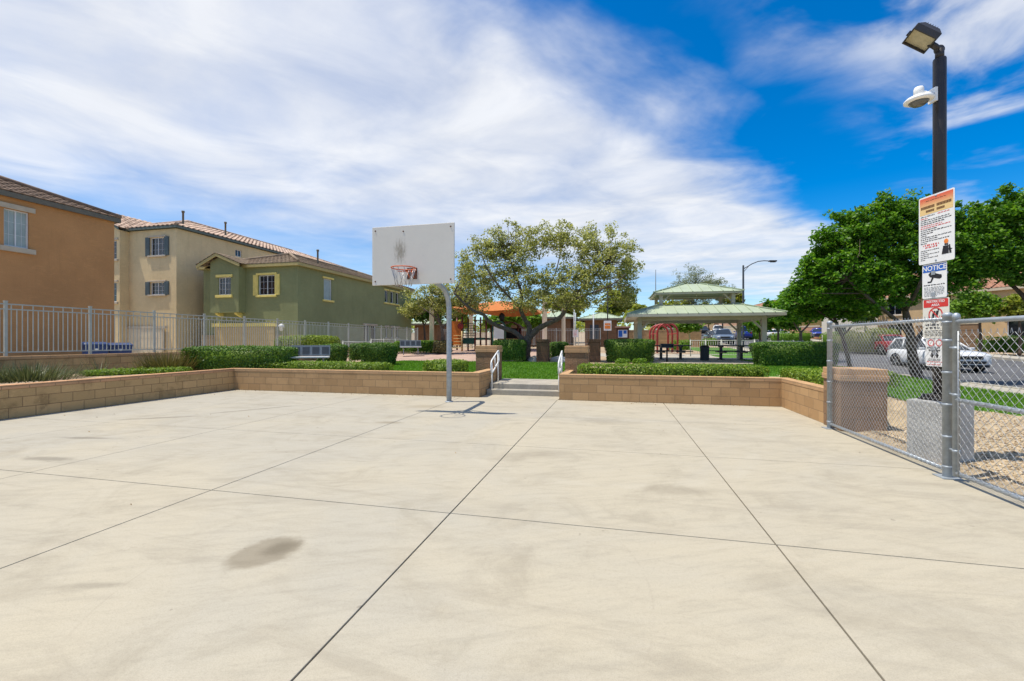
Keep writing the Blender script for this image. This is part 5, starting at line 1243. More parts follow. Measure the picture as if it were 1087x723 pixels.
# ================================================================ VEGETATION
def leaf_quads(c, size, rng, up=.5, ratio=.55, face=None):
    """one diamond leaf per centre; returns verts, faces"""
    n = len(c); nr = rng.normal(size=(n, 3)); nr[:, 2] = np.abs(nr[:, 2]) * (1 - up) + up * 1.4
    if face is not None: nr = rng.normal(size=(n, 3)) * .55 + face
    nr /= np.linalg.norm(nr, axis=1)[:, None]
    a = rng.normal(size=(n, 3)); u = np.cross(nr, a); u /= np.linalg.norm(u, axis=1)[:, None] + 1e-9; v = np.cross(nr, u)
    s = (size * rng.uniform(.65, 1.3, n))[:, None]
    vs = np.stack([c - u * s, c - v * s * ratio, c + u * s + nr * s * .15, c + v * s * ratio], 1).reshape(-1, 3)
    return vs, np.arange(4 * n).reshape(-1, 4)
def rounded_points(n, hx, hy, hz, rng, r=.22, bulge=.04):
    """points on a clipped, slightly lumpy box (no bottom)"""
    A = np.array([hx * hy * 4, hx * hz * 4, hx * hz * 4, hy * hz * 4, hy * hz * 4]); f = rng.choice(5, n, p=A / A.sum())
    p = rng.uniform(-1, 1, (n, 3)) * [hx, hy, hz]
    p[f == 0, 2] = hz; p[f == 1, 1] = -hy; p[f == 2, 1] = hy; p[f == 3, 0] = -hx; p[f == 4, 0] = hx
    # round the edges
    q = np.clip(p, [-hx + r, -hy + r, -hz], [hx - r, hy - r, hz - r]); d = p - q; l = np.linalg.norm(d, axis=1)[:, None]
    p = np.where(l > r, q + d / np.maximum(l, 1e-6) * r, p)
    k = np.sin(p[:, 0] * 5.1 + p[:, 1] * 3.3) * np.sin(p[:, 1] * 4.7 + p[:, 2] * 6.0 + p[:, 0] * 2.0)
    dirn = p / (np.linalg.norm(p / [hx, hy, hz], axis=1)[:, None] + 1e-6) / max(hx, hy, hz)
    p = p + dirn * (k * bulge)[:, None] + rng.normal(size=(n, 3)) * .018
    p[:, 2] += np.where(p[:, 2] > 0, p[:, 2] / hz, 0) * .05 * min(1, hz * 2.5) * (1 - (p[:, 0] / hx) ** 2) * (1 - (p[:, 1] / hy) ** 2)
    ins = rng.random(n) < .35; p[ins] *= (1 - rng.random(ins.sum())[:, None] * .12)
    return p
def hedge(name, label, c, rz, Lx, Ly, H, z0, mat, n=5000, leaf=.035, lift=.06, cat='hedge', stems=0, group=None, seed=1, r=.12, bulge=.035, flare=0.0):
    rng = np.random.default_rng(seed); t = thing(name, label, cat, (c[0], c[1], z0), rz, group)
    hz = (H - lift) / 2; p = rounded_points(n, Lx / 2, Ly / 2, hz, rng, r, bulge)
    fn = p / [Lx / 2, Ly / 2, hz]; fn = np.sign(fn) * np.abs(fn) ** 5; fn /= np.linalg.norm(fn, axis=1)[:, None] + 1e-6
    k = 1 + flare * (p[:, 2] / hz - 1) / 2; p[:, 0] *= k; p[:, 1] *= k; p[:, 2] += hz + lift
    vs, fs = leaf_quads(p, leaf, rng, .35, .6, fn * [1, 1, 1.2] + [0, 0, .15])
    # inner mass of the same leaves' colour so the hedge is not see-through
    e = .05; bx, by = Lx / 2 - e - r * .5, Ly / 2 - e - r * .5; b0, b1 = lift + .03, H - e - r * .35
    kb = 1 - flare; core = np.array([(-bx * kb, -by * kb, b0), (bx * kb, -by * kb, b0), (bx * kb, by * kb, b0), (-bx * kb, by * kb, b0), (-bx, -by, b1), (bx, -by, b1), (bx, by, b1), (-bx, by, b1)])
    o = len(vs); vs = np.vstack([vs, core]); fs = np.vstack([fs, np.array([(0, 3, 2, 1), (4, 5, 6, 7), (0, 1, 5, 4), (1, 2, 6, 5), (2, 3, 7, 6), (3, 0, 4, 7)]) + o])
    raw('foliage', vs, fs, mat, t)
    rn = random.Random(seed)
    if stems:
        b = MB()
        for i in range(stems):
            x, y = rn.uniform(-bx * .9, bx * .9), rn.uniform(-by, by) * .9; b.tube([(x, y, -.05), (x + rn.uniform(-.04, .04), y, lift + .1)], .016, 5)
        b.build('stems', M['bark_d'], t)
    return t
H_ = L['hedge']; LH = L['lowhedge']
q = at(256, 14.0); hedge('clipped_hedge', 'long clipped hedge on the left, behind the corner of the block walls', q, R(11), 3.3, .95, .76, .50, H_, 19200, .027, stems=6, seed=2)
q = at(353, 16.9); hedge('clipped_hedge', 'clipped square bush right beside the grey bench', q, R(18), 1.02, .8, .80, .50, H_, 9600, .027, seed=3, stems=4, flare=.14)
q = at(403, 17.6); hedge('clipped_hedge', 'clipped square bush left of the hoop post, on the lawn edge', q, R(14), 1.35, .95, .86, .48, H_, 12800, .027, stems=5, seed=4, flare=.16)
q = at(385, 19.4); hedge('clipped_hedge', 'smaller clipped bush just behind the lawn bush left of the hoop post', q, R(10), .9, .9, .78, .55, H_, 5600, .028, seed=5)
q = at(327, 22.5); hedge('dome_bush', 'pale flat-topped round bush behind the bench, before the green house', q, 0, 2.7, 2.0, .84, .86, L['dome'], 7000, .04, cat='bush', seed=6, r=.34, bulge=.05)
q = at(446, 27.5); hedge('clipped_hedge', 'loose hedge beyond the far bench, at the foot of a white column', q, R(10), 3.1, 1.0, .72, .70, L['bright'], 5000, .045, seed=7, bulge=.1)
q = at(470, 26.5); hedge('rust_bush', 'low bronze-tinted bush behind the hoop post', q, 0, 1.0, .8, .72, .72, L['rust'], 1800, .05, cat='bush', seed=8, bulge=.1)
q = at(541, 20.5); hedge('clipped_hedge', 'dark clipped hedge left of the spreading tree trunk', q, R(10), 1.5, 1.0, 1.0, .48, H_, 11200, .027, seed=9, stems=3)
q = at(593, 23.0); hedge('clipped_hedge', 'small clipped bush between the two dark brown pillars', q, R(10), .95, .9, .82, .55, H_, 5600, .028, seed=10)
q = at(668, 19.9); hedge('clipped_hedge', 'big clipped box hedge in front of the left end of the shelter', q, R(8), 2.15, 1.1, 1.08, .42, H_, 16000, .027, lift=.12, stems=8, seed=11, flare=.10)
q = at(842, 16.9); hedge('clipped_hedge', 'big clipped box hedge at the right end of the shelter, near the mesh fence', q, R(4), 2.85, 1.2, .98, .40, H_, 20800, .027, lift=.10, stems=9, seed=12, flare=.12)
def low(label, c, rz, Lx, Ly, H, n, seed, z0=.49): return hedge('low_hedge', label, c, rz, Lx, Ly, H, z0, LH, n, .026, .02, 'low hedge', seed=seed, r=.11, bulge=.05)
low('low bright hedge along the wall in front of the grey bench', (-8.7, 11.72), 0, 4.3, .72, .32, 9000, 21)
low('short low hedge behind the wall beside the hoop post', (-4.72, 11.75), 0, 1.15, .8, .42, 3000, 22)
low('long low bright hedge on the wall in front of the big box hedge', (1.35, 11.75), 0, 4.5, .75, .36, 9500, 23)
low('low hedge at the wall corner in front of the right box hedge', (5.3, 12.1), R(-4), 2.2, .9, .34, 5000, 24, .42)
low('low hedge inside the wall return beside the capped pedestal', (4.18, 10.4), R(90), 2.6, .55, .33, 5000, 25, .48)
for px, Z, lab, s, sz in ((128, 12.0, 'flat green groundcover patch left, behind the long left wall', 31, 1.5), (180, 12.6, 'flat green groundcover patch beside the rusty spiky plant', 32, .95)):
    q = at(px, Z); hedge('groundcover_patch', lab, q, R(70), sz, .7, .13, .55, LH, 2600, .026, .0, 'groundcover', seed=s, r=.08, bulge=.06)
for px, Z, lab, s in ((679, 18.6, 'small dark low plant at the right foot of the big box hedge', 33), (661, 18.6, 'small dark low plant at the left foot of the big box hedge', 34)):
    q = at(px, Z); hedge('ground_plant', lab, q, 0, .5, .4, .2, .49, L['bright'], 500, .035, .0, 'plant', seed=s, r=.08, bulge=.06)

def spiky(label, c, z0, n, ln, spread, mat, seed, wd=.011, name='yucca_plant', tuft=.12):
    rng = np.random.default_rng(seed); t = thing(name, label, 'plant', (*c, z0))
    az = rng.uniform(0, 2 * np.pi, n); el = rng.uniform(.25, 1.45, n) ** .8; L_ = ln * rng.uniform(.6, 1.1, n); vs, fs = [], []
    for a, e, l, k in zip(az, el, L_, rng.uniform(0, 1, n)):
        d = np.array([math.cos(a) * math.cos(e), math.sin(a) * math.cos(e), math.sin(e)]); s = np.array([-math.sin(a), math.cos(a), 0]) * wd
        p = np.array([math.cos(a), math.sin(a), 0]) * tuft * k * spread; o = len(vs)
        for f in (0, .4, .75, 1.0):
            cpt = p + d * l * f - np.array([0, 0, 1]) * (f ** 2) * l * .28 * math.cos(e); w_ = s * (1 - f * .92); vs += [cpt - w_, cpt + w_]
        fs += [(o + 2 * i, o + 2 * i + 1, o + 2 * i + 3, o + 2 * i + 2) for i in range(3)]
    raw('leaves', np.array(vs), np.array(fs), mat, t); return t
q = at(32, 10.4); spiky('big grey-green spiky yucca on the left behind the block wall', q, .54, 1000, .52, 8, L['yucca'], 41)
q = at(-22, 9.8); spiky('second grey-green yucca at the very left edge of the view', q, .54, 600, .5, 6, L['yucca'], 47)
q = at(106, 12.2); spiky('thin sparse spiky tuft between the yucca and the groundcover', q, .54, 60, .75, 2, L['yucca'], 42, .008)
q = at(178, 13.4); spiky('rusty green spiky plant left of the long clipped hedge', q, .52, 1500, .80, 6, L['rust'], 43, .013)

def crown_mesh(parts, Z, rng, ncl, per, leaf, mat, parent, dr=.85, cl=.42, up=.4, ratio=.55, flat=.75, name='crown'):
    """leaf clusters spread through lumps given as (px, py, rx, ry) at distance Z"""
    S = Z / FPX; cs = []; w = np.array([p[2] * p[3] for p in parts], float); idx = rng.choice(len(parts), ncl, p=w / w.sum())
    for i in idx:
        px, py, rx, ry = parts[i][:4]; dz = parts[i][4] if len(parts[i]) > 4 else 0
        d = rng.normal(size=3); d /= np.linalg.norm(d); d *= rng.random() ** (1 / 2.0)
        X = (px - CX) * S + d[0] * rx * S; z = EYE + (CY - py) * S + d[2] * ry * S; ZZ = Z + dz + d[1] * (rx + ry) / 2 * S * dr
        cs.append((X * CS - ZZ * SN, X * SN + ZZ * CS, z))
    cs = np.array(cs); n = ncl * per
    sz = np.repeat(cl * rng.uniform(.55, 1.25, ncl), per)[:, None]
    g = rng.normal(size=(n, 3)); g /= np.linalg.norm(g, axis=1)[:, None]; g *= (rng.random(n) ** .45)[:, None]
    c = np.repeat(cs, per, 0) + g * sz * [1, 1, flat]
    vs, fs = leaf_quads(c, leaf, rng, up, ratio); o = wraw(name, vs, fs, mat, parent); return cs
def pt(px, py, Z, dz=0): return Vector((*at(px, Z + dz), EYE + (CY - py) * Z / FPX))
def limbs(mb, lst, Z, n=9):
    """curved limbs as (points (px,py[,dz]), r0, r1)"""
    out = []
    for pts, r0, r1 in lst:
        P = [pt(*p[:2], Z, p[2] if len(p) > 2 else 0) for p in pts]; Q = []
        for i in range(len(P) - 1):             # smooth the polyline
            a, b, c, d = P[max(i - 1, 0)], P[i], P[i + 1], P[min(i + 2, len(P) - 1)]
            for k in range(4):
                t = k / 4; Q.append(.5 * ((2 * b) + (c - a) * t + (2 * a - 5 * b + 4 * c - d) * t * t + (3 * b - a - 3 * c + d) * t ** 3))
        Q.append(P[-1]); m = len(Q)
        rr = [lerp(r0, r1, i / (m - 1)) * (1 + .10 * math.sin(i * 2.3)) for i in range(m)]
        mb.tube(Q, rr, n); out += Q
    return out
def twigs(mb, src, cs, rng, n, r=.022):
    src = np.array([tuple(p) for p in src])
    for i in rng.choice(len(cs), min(n, len(cs)), replace=False):
        c = cs[i]; low_ = src[src[:, 2] < c[2] + .1]
        if len(low_) == 0: continue
        d = np.linalg.norm(low_ - c, axis=1); j = np.argmin(d)
        if d[j] > 4.5: continue
        a, b = Vector(low_[j]), Vector(c); m = a.lerp(b, .5) + Vector(rng.normal(size=3) * .12 * d[j] ** .5); m.z -= .05 * d[j]
        mb.tube([a, a.lerp(m, .6), m, m.lerp(b, .6), b], [r, r * .8, r * .65, r * .45, r * .2], 5)
def tree(name, label, Z, base, lst, parts, ncl, per, leaf, mat, bark, seed, ntw=40, cl=.42, up=.4, ratio=.55, flat=.75, tr=.022, group=None, dr=.85):
    rng = np.random.default_rng(seed); p = pt(*base, Z); t = thing(name, label, 'tree', tuple(p), group=group)
    cs = crown_mesh(parts, Z, rng, ncl, per, leaf, mat, t, dr, cl, up, ratio, flat)
    b = MB(); src = limbs(b, lst, Z); twigs(b, src, cs, rng, ntw, tr); b.w('trunk', bark, t); return t

# spreading pale tree in the middle
tree('spreading_tree', 'wide spreading tree with twisted grey trunk and thin olive leaves behind the steps', 21.0, (559, 383),
     [([(559, 386), (558.5, 378), (559.5, 366), (560, 357)], .24, .19),
      ([(556, 380), (555.3, 370, .1), (554.5, 361, .2), (546, 352.5, .3), (533, 347.5, .3), (520, 342, .1), (513, 334, 0), (504, 331, -.2), (492, 322, -.3), (482, 312, -.5)], .15, .05),
      ([(560, 360), (562, 347), (557, 339), (552.5, 327), (554, 314), (549, 297), (543, 280), (538, 262)], .14, .03),
      ([(560, 361), (570, 350, -.2), (580, 344.5, -.4), (594, 338, -.5), (601, 328, -.6), (605, 320, -.6), (620, 305, -.5), (634, 290, -.2), (648, 272, 0)], .155, .035),
      ([(553, 324), (562, 318, .6), (570, 314, 1.0), (585, 296, 1.4), (592, 275, 1.6), (596, 255, 1.5)], .07, .02),
      ([(605, 320, -.6), (625, 315, -1.2), (648, 308, -1.8), (664, 298, -2.0)], .06, .02),
      ([(552.5, 327), (535, 312, -1.0), (520, 296, -1.6), (512, 280, -1.8)], .06, .02)],
     [(540, 270, 34, 30), (572, 255, 34, 20), (612, 257, 34, 24), (645, 272, 32, 34), (612, 295, 50, 30, -.5), (560, 303, 45, 26, .4), (662, 305, 18, 26), (514, 300, 16, 34), (525, 262, 16, 22), (668, 280, 12, 22), (585, 320, 70, 13, -.5), (495, 288, 12, 26), (506, 262, 10, 16), (674, 262, 8, 10), (600, 238, 10, 6), (545, 240, 10, 6)],
     780, 50, .060, L['olive'], M['bark'], 3, 190, .33, .3, .48)
tree('spreading_tree', 'smaller olive-leaved tree behind the hoop post and backboard', 26.5, (470, 372),
     [([(470, 374), (470, 358), (468, 345), (462, 330), (452, 318)], .13, .04), ([(469, 350), (478, 338, .5), (488, 325, .8)], .07, .03), ([(468, 345), (459, 335, -.6), (445, 326, -.8)], .06, .02)],
     [(448, 318, 22, 15), (476, 320, 24, 18), (500, 316, 18, 18), (462, 306, 20, 8), (438, 328, 13, 12), (494, 296, 8, 16)], 240, 48, .066, L['olive'], M['bark'], 4, 50, .42, .3, .5)

# big dark green trees by the street
mp = L['maple']
tree('leafy_tree', 'big dark green leafy tree with a leaning trunk behind the signs', 15.6, (974, 402),
     [([(976, 406), (971, 390), (968, 372), (966, 352), (961, 330), (956, 305), (952, 280)], .19, .06), ([(967, 368), (978, 355, .2), (990, 340, .4), (1000, 318, .6), (1008, 295, .8)], .10, .035),
      ([(966, 356), (952, 341, -.3), (940, 332, -.5), (922, 318, -.6), (900, 300, -.6)], .085, .03), ([(961, 330), (975, 308, -.8), (985, 280, -1.0)], .07, .03), ([(958, 315), (935, 295, .8), (915, 275, 1.0)], .07, .03)],
     [(892, 285, 36, 36), (918, 252, 28, 30), (945, 240, 24, 26), (980, 250, 34, 36), (905, 245, 20, 22), (868, 300, 22, 22), (930, 306, 50, 26), (1000, 295, 38, 26), (960, 280, 44, 34), (880, 262, 14, 18), (952, 225, 12, 14), (990, 225, 14, 18), (1010, 270, 22, 30), (858, 275, 5, 8), (872, 250, 6, 10), (888, 228, 5, 8), (905, 218, 6, 9), (925, 222, 8, 10), (938, 213, 5, 7), (968, 215, 6, 10), (850, 300, 8, 10), (843, 315, 6, 8)],
     1250, 54, .060, mp, M['bark_d'], 5, 150, .27, .45, .62)
tree('leafy_tree', 'big dark green tree at the right edge whose crown overhangs the gate', 15.4, (1112, 408),
     [([(1114, 412), (1110, 390), (1108, 360), (1104, 330), (1098, 300), (1090, 270)], .18, .06), ([(1106, 340), (1085, 312, .3), (1060, 288, .5), (1042, 268, .6)], .09, .03), ([(1104, 330), (1130, 300), (1150, 265)], .09, .03)],
     [(1022, 232, 15, 20), (1014, 268, 18, 26), (1040, 258, 26, 34), (1068, 240, 28, 28), (1100, 238, 34, 36), (1140, 255, 40, 40), (1068, 280, 40, 22), (1110, 285, 46, 24), (1030, 285, 16, 16), (1056, 222, 12, 12), (1080, 212, 10, 10), (1040, 222, 6, 9), (1066, 205, 6, 9), (1028, 240, 6, 9), (1095, 206, 6, 9)],
     880, 54, .060, mp, M['bark_d'], 6, 110, .27, .45, .62)
tree('leafy_tree', 'leafy tree with a slanting bare trunk behind the first fence post', 19.0, (902, 391),
     [([(903, 393), (899, 375), (894, 357), (888, 343), (882, 330), (876, 315)], .09, .04), ([(894, 357), (905, 345, .3), (915, 330, .4)], .05, .02), ([(888, 343), (872, 333, -.3), (860, 325, -.4)], .045, .02)],
     [(874, 318, 30, 20), (905, 322, 30, 18), (850, 322, 18, 16), (885, 300, 24, 16)], 430, 38, .075, mp, M['bark_d'], 7, 60, .30, .45, .62)
tree('leafy_tree', 'small forked tree behind the right box hedge, in front of the peach garage', 27.0, (851, 370),
     [([(851, 373), (850, 360), (850, 352)], .10, .08), ([(850, 353), (844, 345), (839, 333), (836, 322)], .06, .02), ([(850, 353), (858, 345), (864, 335), (868, 322)], .06, .02)],
     [(848, 326, 24, 16), (866, 322, 16, 16), (834, 330, 12, 12), (850, 310, 18, 12)], 170, 42, .13, mp, M['bark'], 8, 40, .5, .45, .62)
tree('leafy_tree', 'small round tree between the shelter column and the forked tree', 36.0, (826, 364),
     [([(826, 366), (826, 352), (825, 340), (824, 330)], .09, .03), ([(826, 350), (833, 340), (838, 332)], .05, .02)],
     [(826, 334, 20, 16), (840, 340, 10, 10), (814, 340, 10, 9)], 110, 38, .16, mp, M['bark_d'], 9, 25, .6, .45, .62)
tree('leafy_tree', 'small round tree framed by the shelter columns beside the blue pickup', 40.0, (806, 362),
     [([(807, 364), (806, 352), (805, 340)], .09, .04)], [(803, 342, 15, 10), (812, 337, 12, 8)], 80, 36, .17, mp, M['bark_d'], 10, 20, .6, .45, .62)

# trees beyond the park
def far_tree(label, px, Z, top, bot, w, mat, seed, bark=None, trunk=True, ncl=90, per=34, leaf=None, cl=None, up=.4, ratio=.55, name='background_tree'):
    S = Z / FPX; yb = CY - (max(zfar(at(px, Z)[1]), .6) - EYE) / S; cyy = (top + bot) / 2; hh_ = (bot - top) / 2; rn = random.Random(seed)
    parts = [(px + rn.uniform(-.35, .35) * w / 2, cyy + rn.uniform(-.35, .3) * hh_, w / 2 * rn.uniform(.4, .6), hh_ * rn.uniform(.45, .65)) for _ in range(6)] + [(px, cyy, w * .36, hh_ * .75)]
    l = [([(px, yb + 2), (px + 1, (yb + bot) / 2), (px, bot - 2), (px - 2, cyy)], .016 * w * S + .06, .03), ([(px, bot - 1), (px + w * .14, cyy), (px + w * .24, cyy - hh_ * .4)], .05, .02), ([(px, bot - 3), (px - w * .16, cyy), (px - w * .26, cyy - hh_ * .3)], .05, .02)]
    return tree(name, label, Z, (px, yb), l, parts, ncl, per, leaf or .0042 * Z, mat, bark or M['bark_d'], seed, 16, cl or .055 * w * S + .25, up, ratio)
far_tree('dense dark tree right behind the backboard, left of the post', 450, 40, 312, 348, 56, L['dark'], 51, ncl=110)
far_tree('dark tree beyond the fence behind the hoop post', 478, 44, 312, 350, 50, L['dark'], 52)
far_tree('bright yellow flowering tree behind the play structure', 488, 50, 333, 353, 26, L['yellow'], 53, ncl=70)
far_tree('bright green tree under the orange canopy, left of the trunk', 533, 41, 328, 351, 56, L['bright'], 54, ncl=130)
far_tree('bright green tree under the orange canopy, beside the play hut', 566, 43, 328, 350, 32, L['bright'], 55)
far_tree('olive tree rising behind the wide brown park building', 600, 58, 306, 342, 60, L['palo'], 56, ncl=110)
far_tree('yellow-green palo verde tree behind the restroom', 652, 54, 304, 346, 60, L['palo'], 57, ncl=130)
far_tree('yellow-green palo verde tree left of the shelter columns', 676, 48, 322, 350, 40, L['palo'], 58)
far_tree('tall feathery pale tree above the shelter roof', 735, 60, 272, 335, 62, L['feather'], 59, ncl=230, per=46, leaf=.14, ratio=.25, up=.2)
far_tree('feathery pale tree lower right above the shelter roof', 766, 66, 290, 332, 36, L['feather'], 60, ncl=90, per=46, leaf=.14, ratio=.25, up=.2)
far_tree('light green tree with an orange trunk seen under the shelter', 731, 42, 336, 354, 34, L['bright'], 61, M['tan_p'], ncl=90)
far_tree('dark tree seen under the shelter roof at the far left', 705, 66, 326, 352, 40, L['dark'], 62)
far_tree('green tree behind the clerestory of the shelter', 715, 74, 312, 345, 60, L['palo'], 63)
far_tree('green tree beyond the shelter near the top of the street', 752, 80, 318, 348, 44, L['palo'], 64)
far_tree('green street tree behind the lamp post', 797, 82, 324, 350, 40, L['bright'], 65)
far_tree('light olive tree right of the lamp post on the hill', 776, 96, 306, 340, 34, L['palo'], 66)
far_tree('yellow-green tree across the street in front of the tan house', 1040, 31, 304, 346, 66, L['bright'], 67, ncl=150)
far_tree('yellow-green tree across the street at the right edge of the view', 1082, 30, 308, 342, 50, L['palo'], 68, ncl=120)
far_tree('dark green tree in front of the white house across the street', 918, 46, 312, 348, 44, L['dark'], 69)
far_tree('small green tree between the white house and the tan house', 1003, 38, 318, 352, 40, L['bright'], 70)
far_tree('leafy tree behind the cream house gap on the far left hill', 352, 75, 305, 345, 40, L['dark'], 71)
def shrub(label, px, Z, w, h, mat, seed, n=1800, leaf=.05, z0=None, name='desert_shrub'):
    x, y = at(px, Z); z0 = zfar(y) + .05 if z0 is None else z0; hedge(name, label, (x, y), 0, w, w * .8, h, z0, mat, n, leaf, .0, 'shrub', seed=seed, r=min(w, h) * .38, bulge=.16)
shrub('pale desert shrub seen through the mesh beside the slanting trunk', 901, 34, 2.0, 1.5, L['desert'], 81)
shrub('larger pale desert shrub left of the red car', 919, 33, 2.3, 1.8, L['desert'], 82, 2400)
shrub('yellowish desert shrub in front of the white house', 936, 42, 2.4, 1.6, L['dome'], 83)
shrub('round green shrub below the blue hatchback, across the street', 889, 44, 2.6, 1.3, L['bright'], 84, z0=1.0)
shrub('low green shrub in front of the peach garage', 842, 52, 3.4, 1.2, L['bright'], 85)
shrub('low green shrub beside the white car across the street', 829, 50, 2.2, 1.0, L['bright'], 86)
shrub('green shrub in front of the brown garage at the right', 1062, 32, 2.2, 1.1, L['hedge'], 87)
shrub('green shrub by the gold wall at the right edge', 1083, 31, 1.8, 1.2, L['hedge'], 88)
shrub('round shrub at the kerb beside the blue pickup', 802, 58, 2.0, 1.5, L['bright'], 89)
shrub('olive shrub under the shelter beyond the red arches', 722, 36, 1.6, .9, L['bright'], 90)
shrub('green shrub left of the parked grey car', 752, 44, 1.4, .7, L['bright'], 91)
def boulder(label, px, Z, r, z0, seed):
    t = thing('boulder', label, 'boulder', (*at(px, Z), z0)); MB().rock((0, 0, r[2] * .5), r, seed).build('stone', M['boulder'], t, uv=False)
boulder('pale boulder right of the spreading tree trunk', 567, 20.6, (.40, .3, .26), .42, 1)
boulder('wide pale boulder between the brown pillar and the railing', 594, 20.3, (.52, .35, .24), .42, 2)
boulder('small pale rock against the right brown pillar', 608, 21.0, (.25, .2, .2), .5, 3)

# lawn blades, pebbles and dry leaves: too many to count
def inside(x, y): return not ((-11.49 < x < 3.92 and y < 11.16) or (-3.9 < x < -1.0 and y < 13.5))
rng = np.random.default_rng(11); P = []
def scatter(n, x0, x1, y0, y1, want):
    out = []
    while len(out) < n:
        a = rng.uniform((x0, y0), (x1, y1), (4000, 2))
        for x, y in a:
            if inside(x, y) and surface(x, y) == want: out.append((x, y, zpark(x, y) if not (x > 3.7 and y < 8.85) else .0))
            if len(out) >= n: break
    return np.array(out)
g = np.vstack([scatter(42000, -11, 1.6, 11.4, 19.6, 1), scatter(16000, 1.4, 8, 13, 20, 1), scatter(42000, 5, 10.5, 7.4, 24, 1)]); n = len(g)
a = rng.uniform(0, 2 * np.pi, n); w_ = np.stack([np.cos(a), np.sin(a), np.zeros(n)], 1) * .011; hgt = rng.uniform(.03, .075, n)[:, None]; ln = rng.normal(size=(n, 3)) * .022; ln[:, 2] = 0
vs = np.stack([g - w_, g + w_, g + ln + np.concatenate([np.zeros((n, 2)), hgt], 1)], 1).reshape(-1, 3)
tag(raw('grass', vs, np.arange(3 * n).reshape(-1, 3), L['grass']), 'short green lawn grass', 'grass', kind='stuff')
g = scatter(15000, 3.74, 8.2, 3.2, 12.2, 3); n = len(g); z = np.where(g[:, 1] < 8.85, np.interp(g[:, 0], [3.7, 4, 4.01, 5, 9], [0, 0, .03, .03, .07]), g[:, 2])
g[:, 2] = z; r = rng.uniform(.007, .02, (n, 1)) * rng.uniform(.7, 1.3, (n, 3)) * [1, 1, .7]; rot = rng.uniform(0, 6.28, n)
oc = np.array([(1, 0, 0), (0, 1, 0), (-1, 0, 0), (0, -1, 0), (0, 0, 1), (0, 0, -1)], float); v = np.repeat(oc[None], n, 0) * rng.uniform(.7, 1.15, (n, 6, 1)) * r[:, None, :]
c_, s_ = np.cos(rot)[:, None], np.sin(rot)[:, None]; vx, vy = v[..., 0] * c_ - v[..., 1] * s_, v[..., 0] * s_ + v[..., 1] * c_; v = np.stack([vx, vy, v[..., 2]], -1) + g[:, None, :] + [0, 0, .004]
tri = np.array([(0, 1, 4), (1, 2, 4), (2, 3, 4), (3, 0, 4), (1, 0, 5), (2, 1, 5), (3, 2, 5), (0, 3, 5)]); f = (tri[None] + (np.arange(n) * 6)[:, None, None]).reshape(-1, 3)
tag(raw('gravel', v.reshape(-1, 3), f, M['peb']), 'tan landscape gravel around the light pole', 'gravel', kind='stuff')
q = np.vstack([np.stack([rng.uniform(-11.2, -3.6, 160), 10.93 - rng.exponential(.12, 160), np.full(160, .006)], 1), np.stack([rng.uniform(-1.2, 3.6, 90), 10.93 - rng.exponential(.10, 90), np.full(90, .006)], 1), np.stack([-11.28 + rng.exponential(.10, 120), rng.uniform(4, 10.9, 120), np.full(120, .006)], 1), np.stack([rng.uniform(-11, 3.5, 22), rng.uniform(2.5, 10.9, 22), np.full(22, .005)], 1)])
vs, fs = leaf_quads(q, .016, rng, .9, .5); tag(raw('leaf_litter', vs, fs, L['litter']), 'dry leaves blown along the foot of the walls', 'leaf litter', kind='stuff')
# far-off wood and hillside trees that read as one mass
rng = np.random.default_rng(77); cs = []
for k in range(420):
    px = rng.uniform(-300, 1500); Z = rng.uniform(115, 190); x, y = at(px, Z); hgt = rng.uniform(3, 6.5); cs.append((x, y, zfar(y), hgt))
cs = np.array(cs); per = 42; g = rng.normal(size=(len(cs) * per, 3)); g /= np.linalg.norm(g, axis=1)[:, None]; g *= (rng.random(len(g)) ** .4)[:, None]
hh_ = np.repeat(cs[:, 3], per)[:, None]; c = np.repeat(cs[:, :3], per, 0) + g * hh_ * [.75, .75, .5] + hh_ * [0, 0, .5]
vs, fs = leaf_quads(c, .75, rng, .4, .7); tag(raw('treeline', vs, fs, L['palo']), 'far trees along the horizon beyond the houses', 'treeline', kind='stuff')

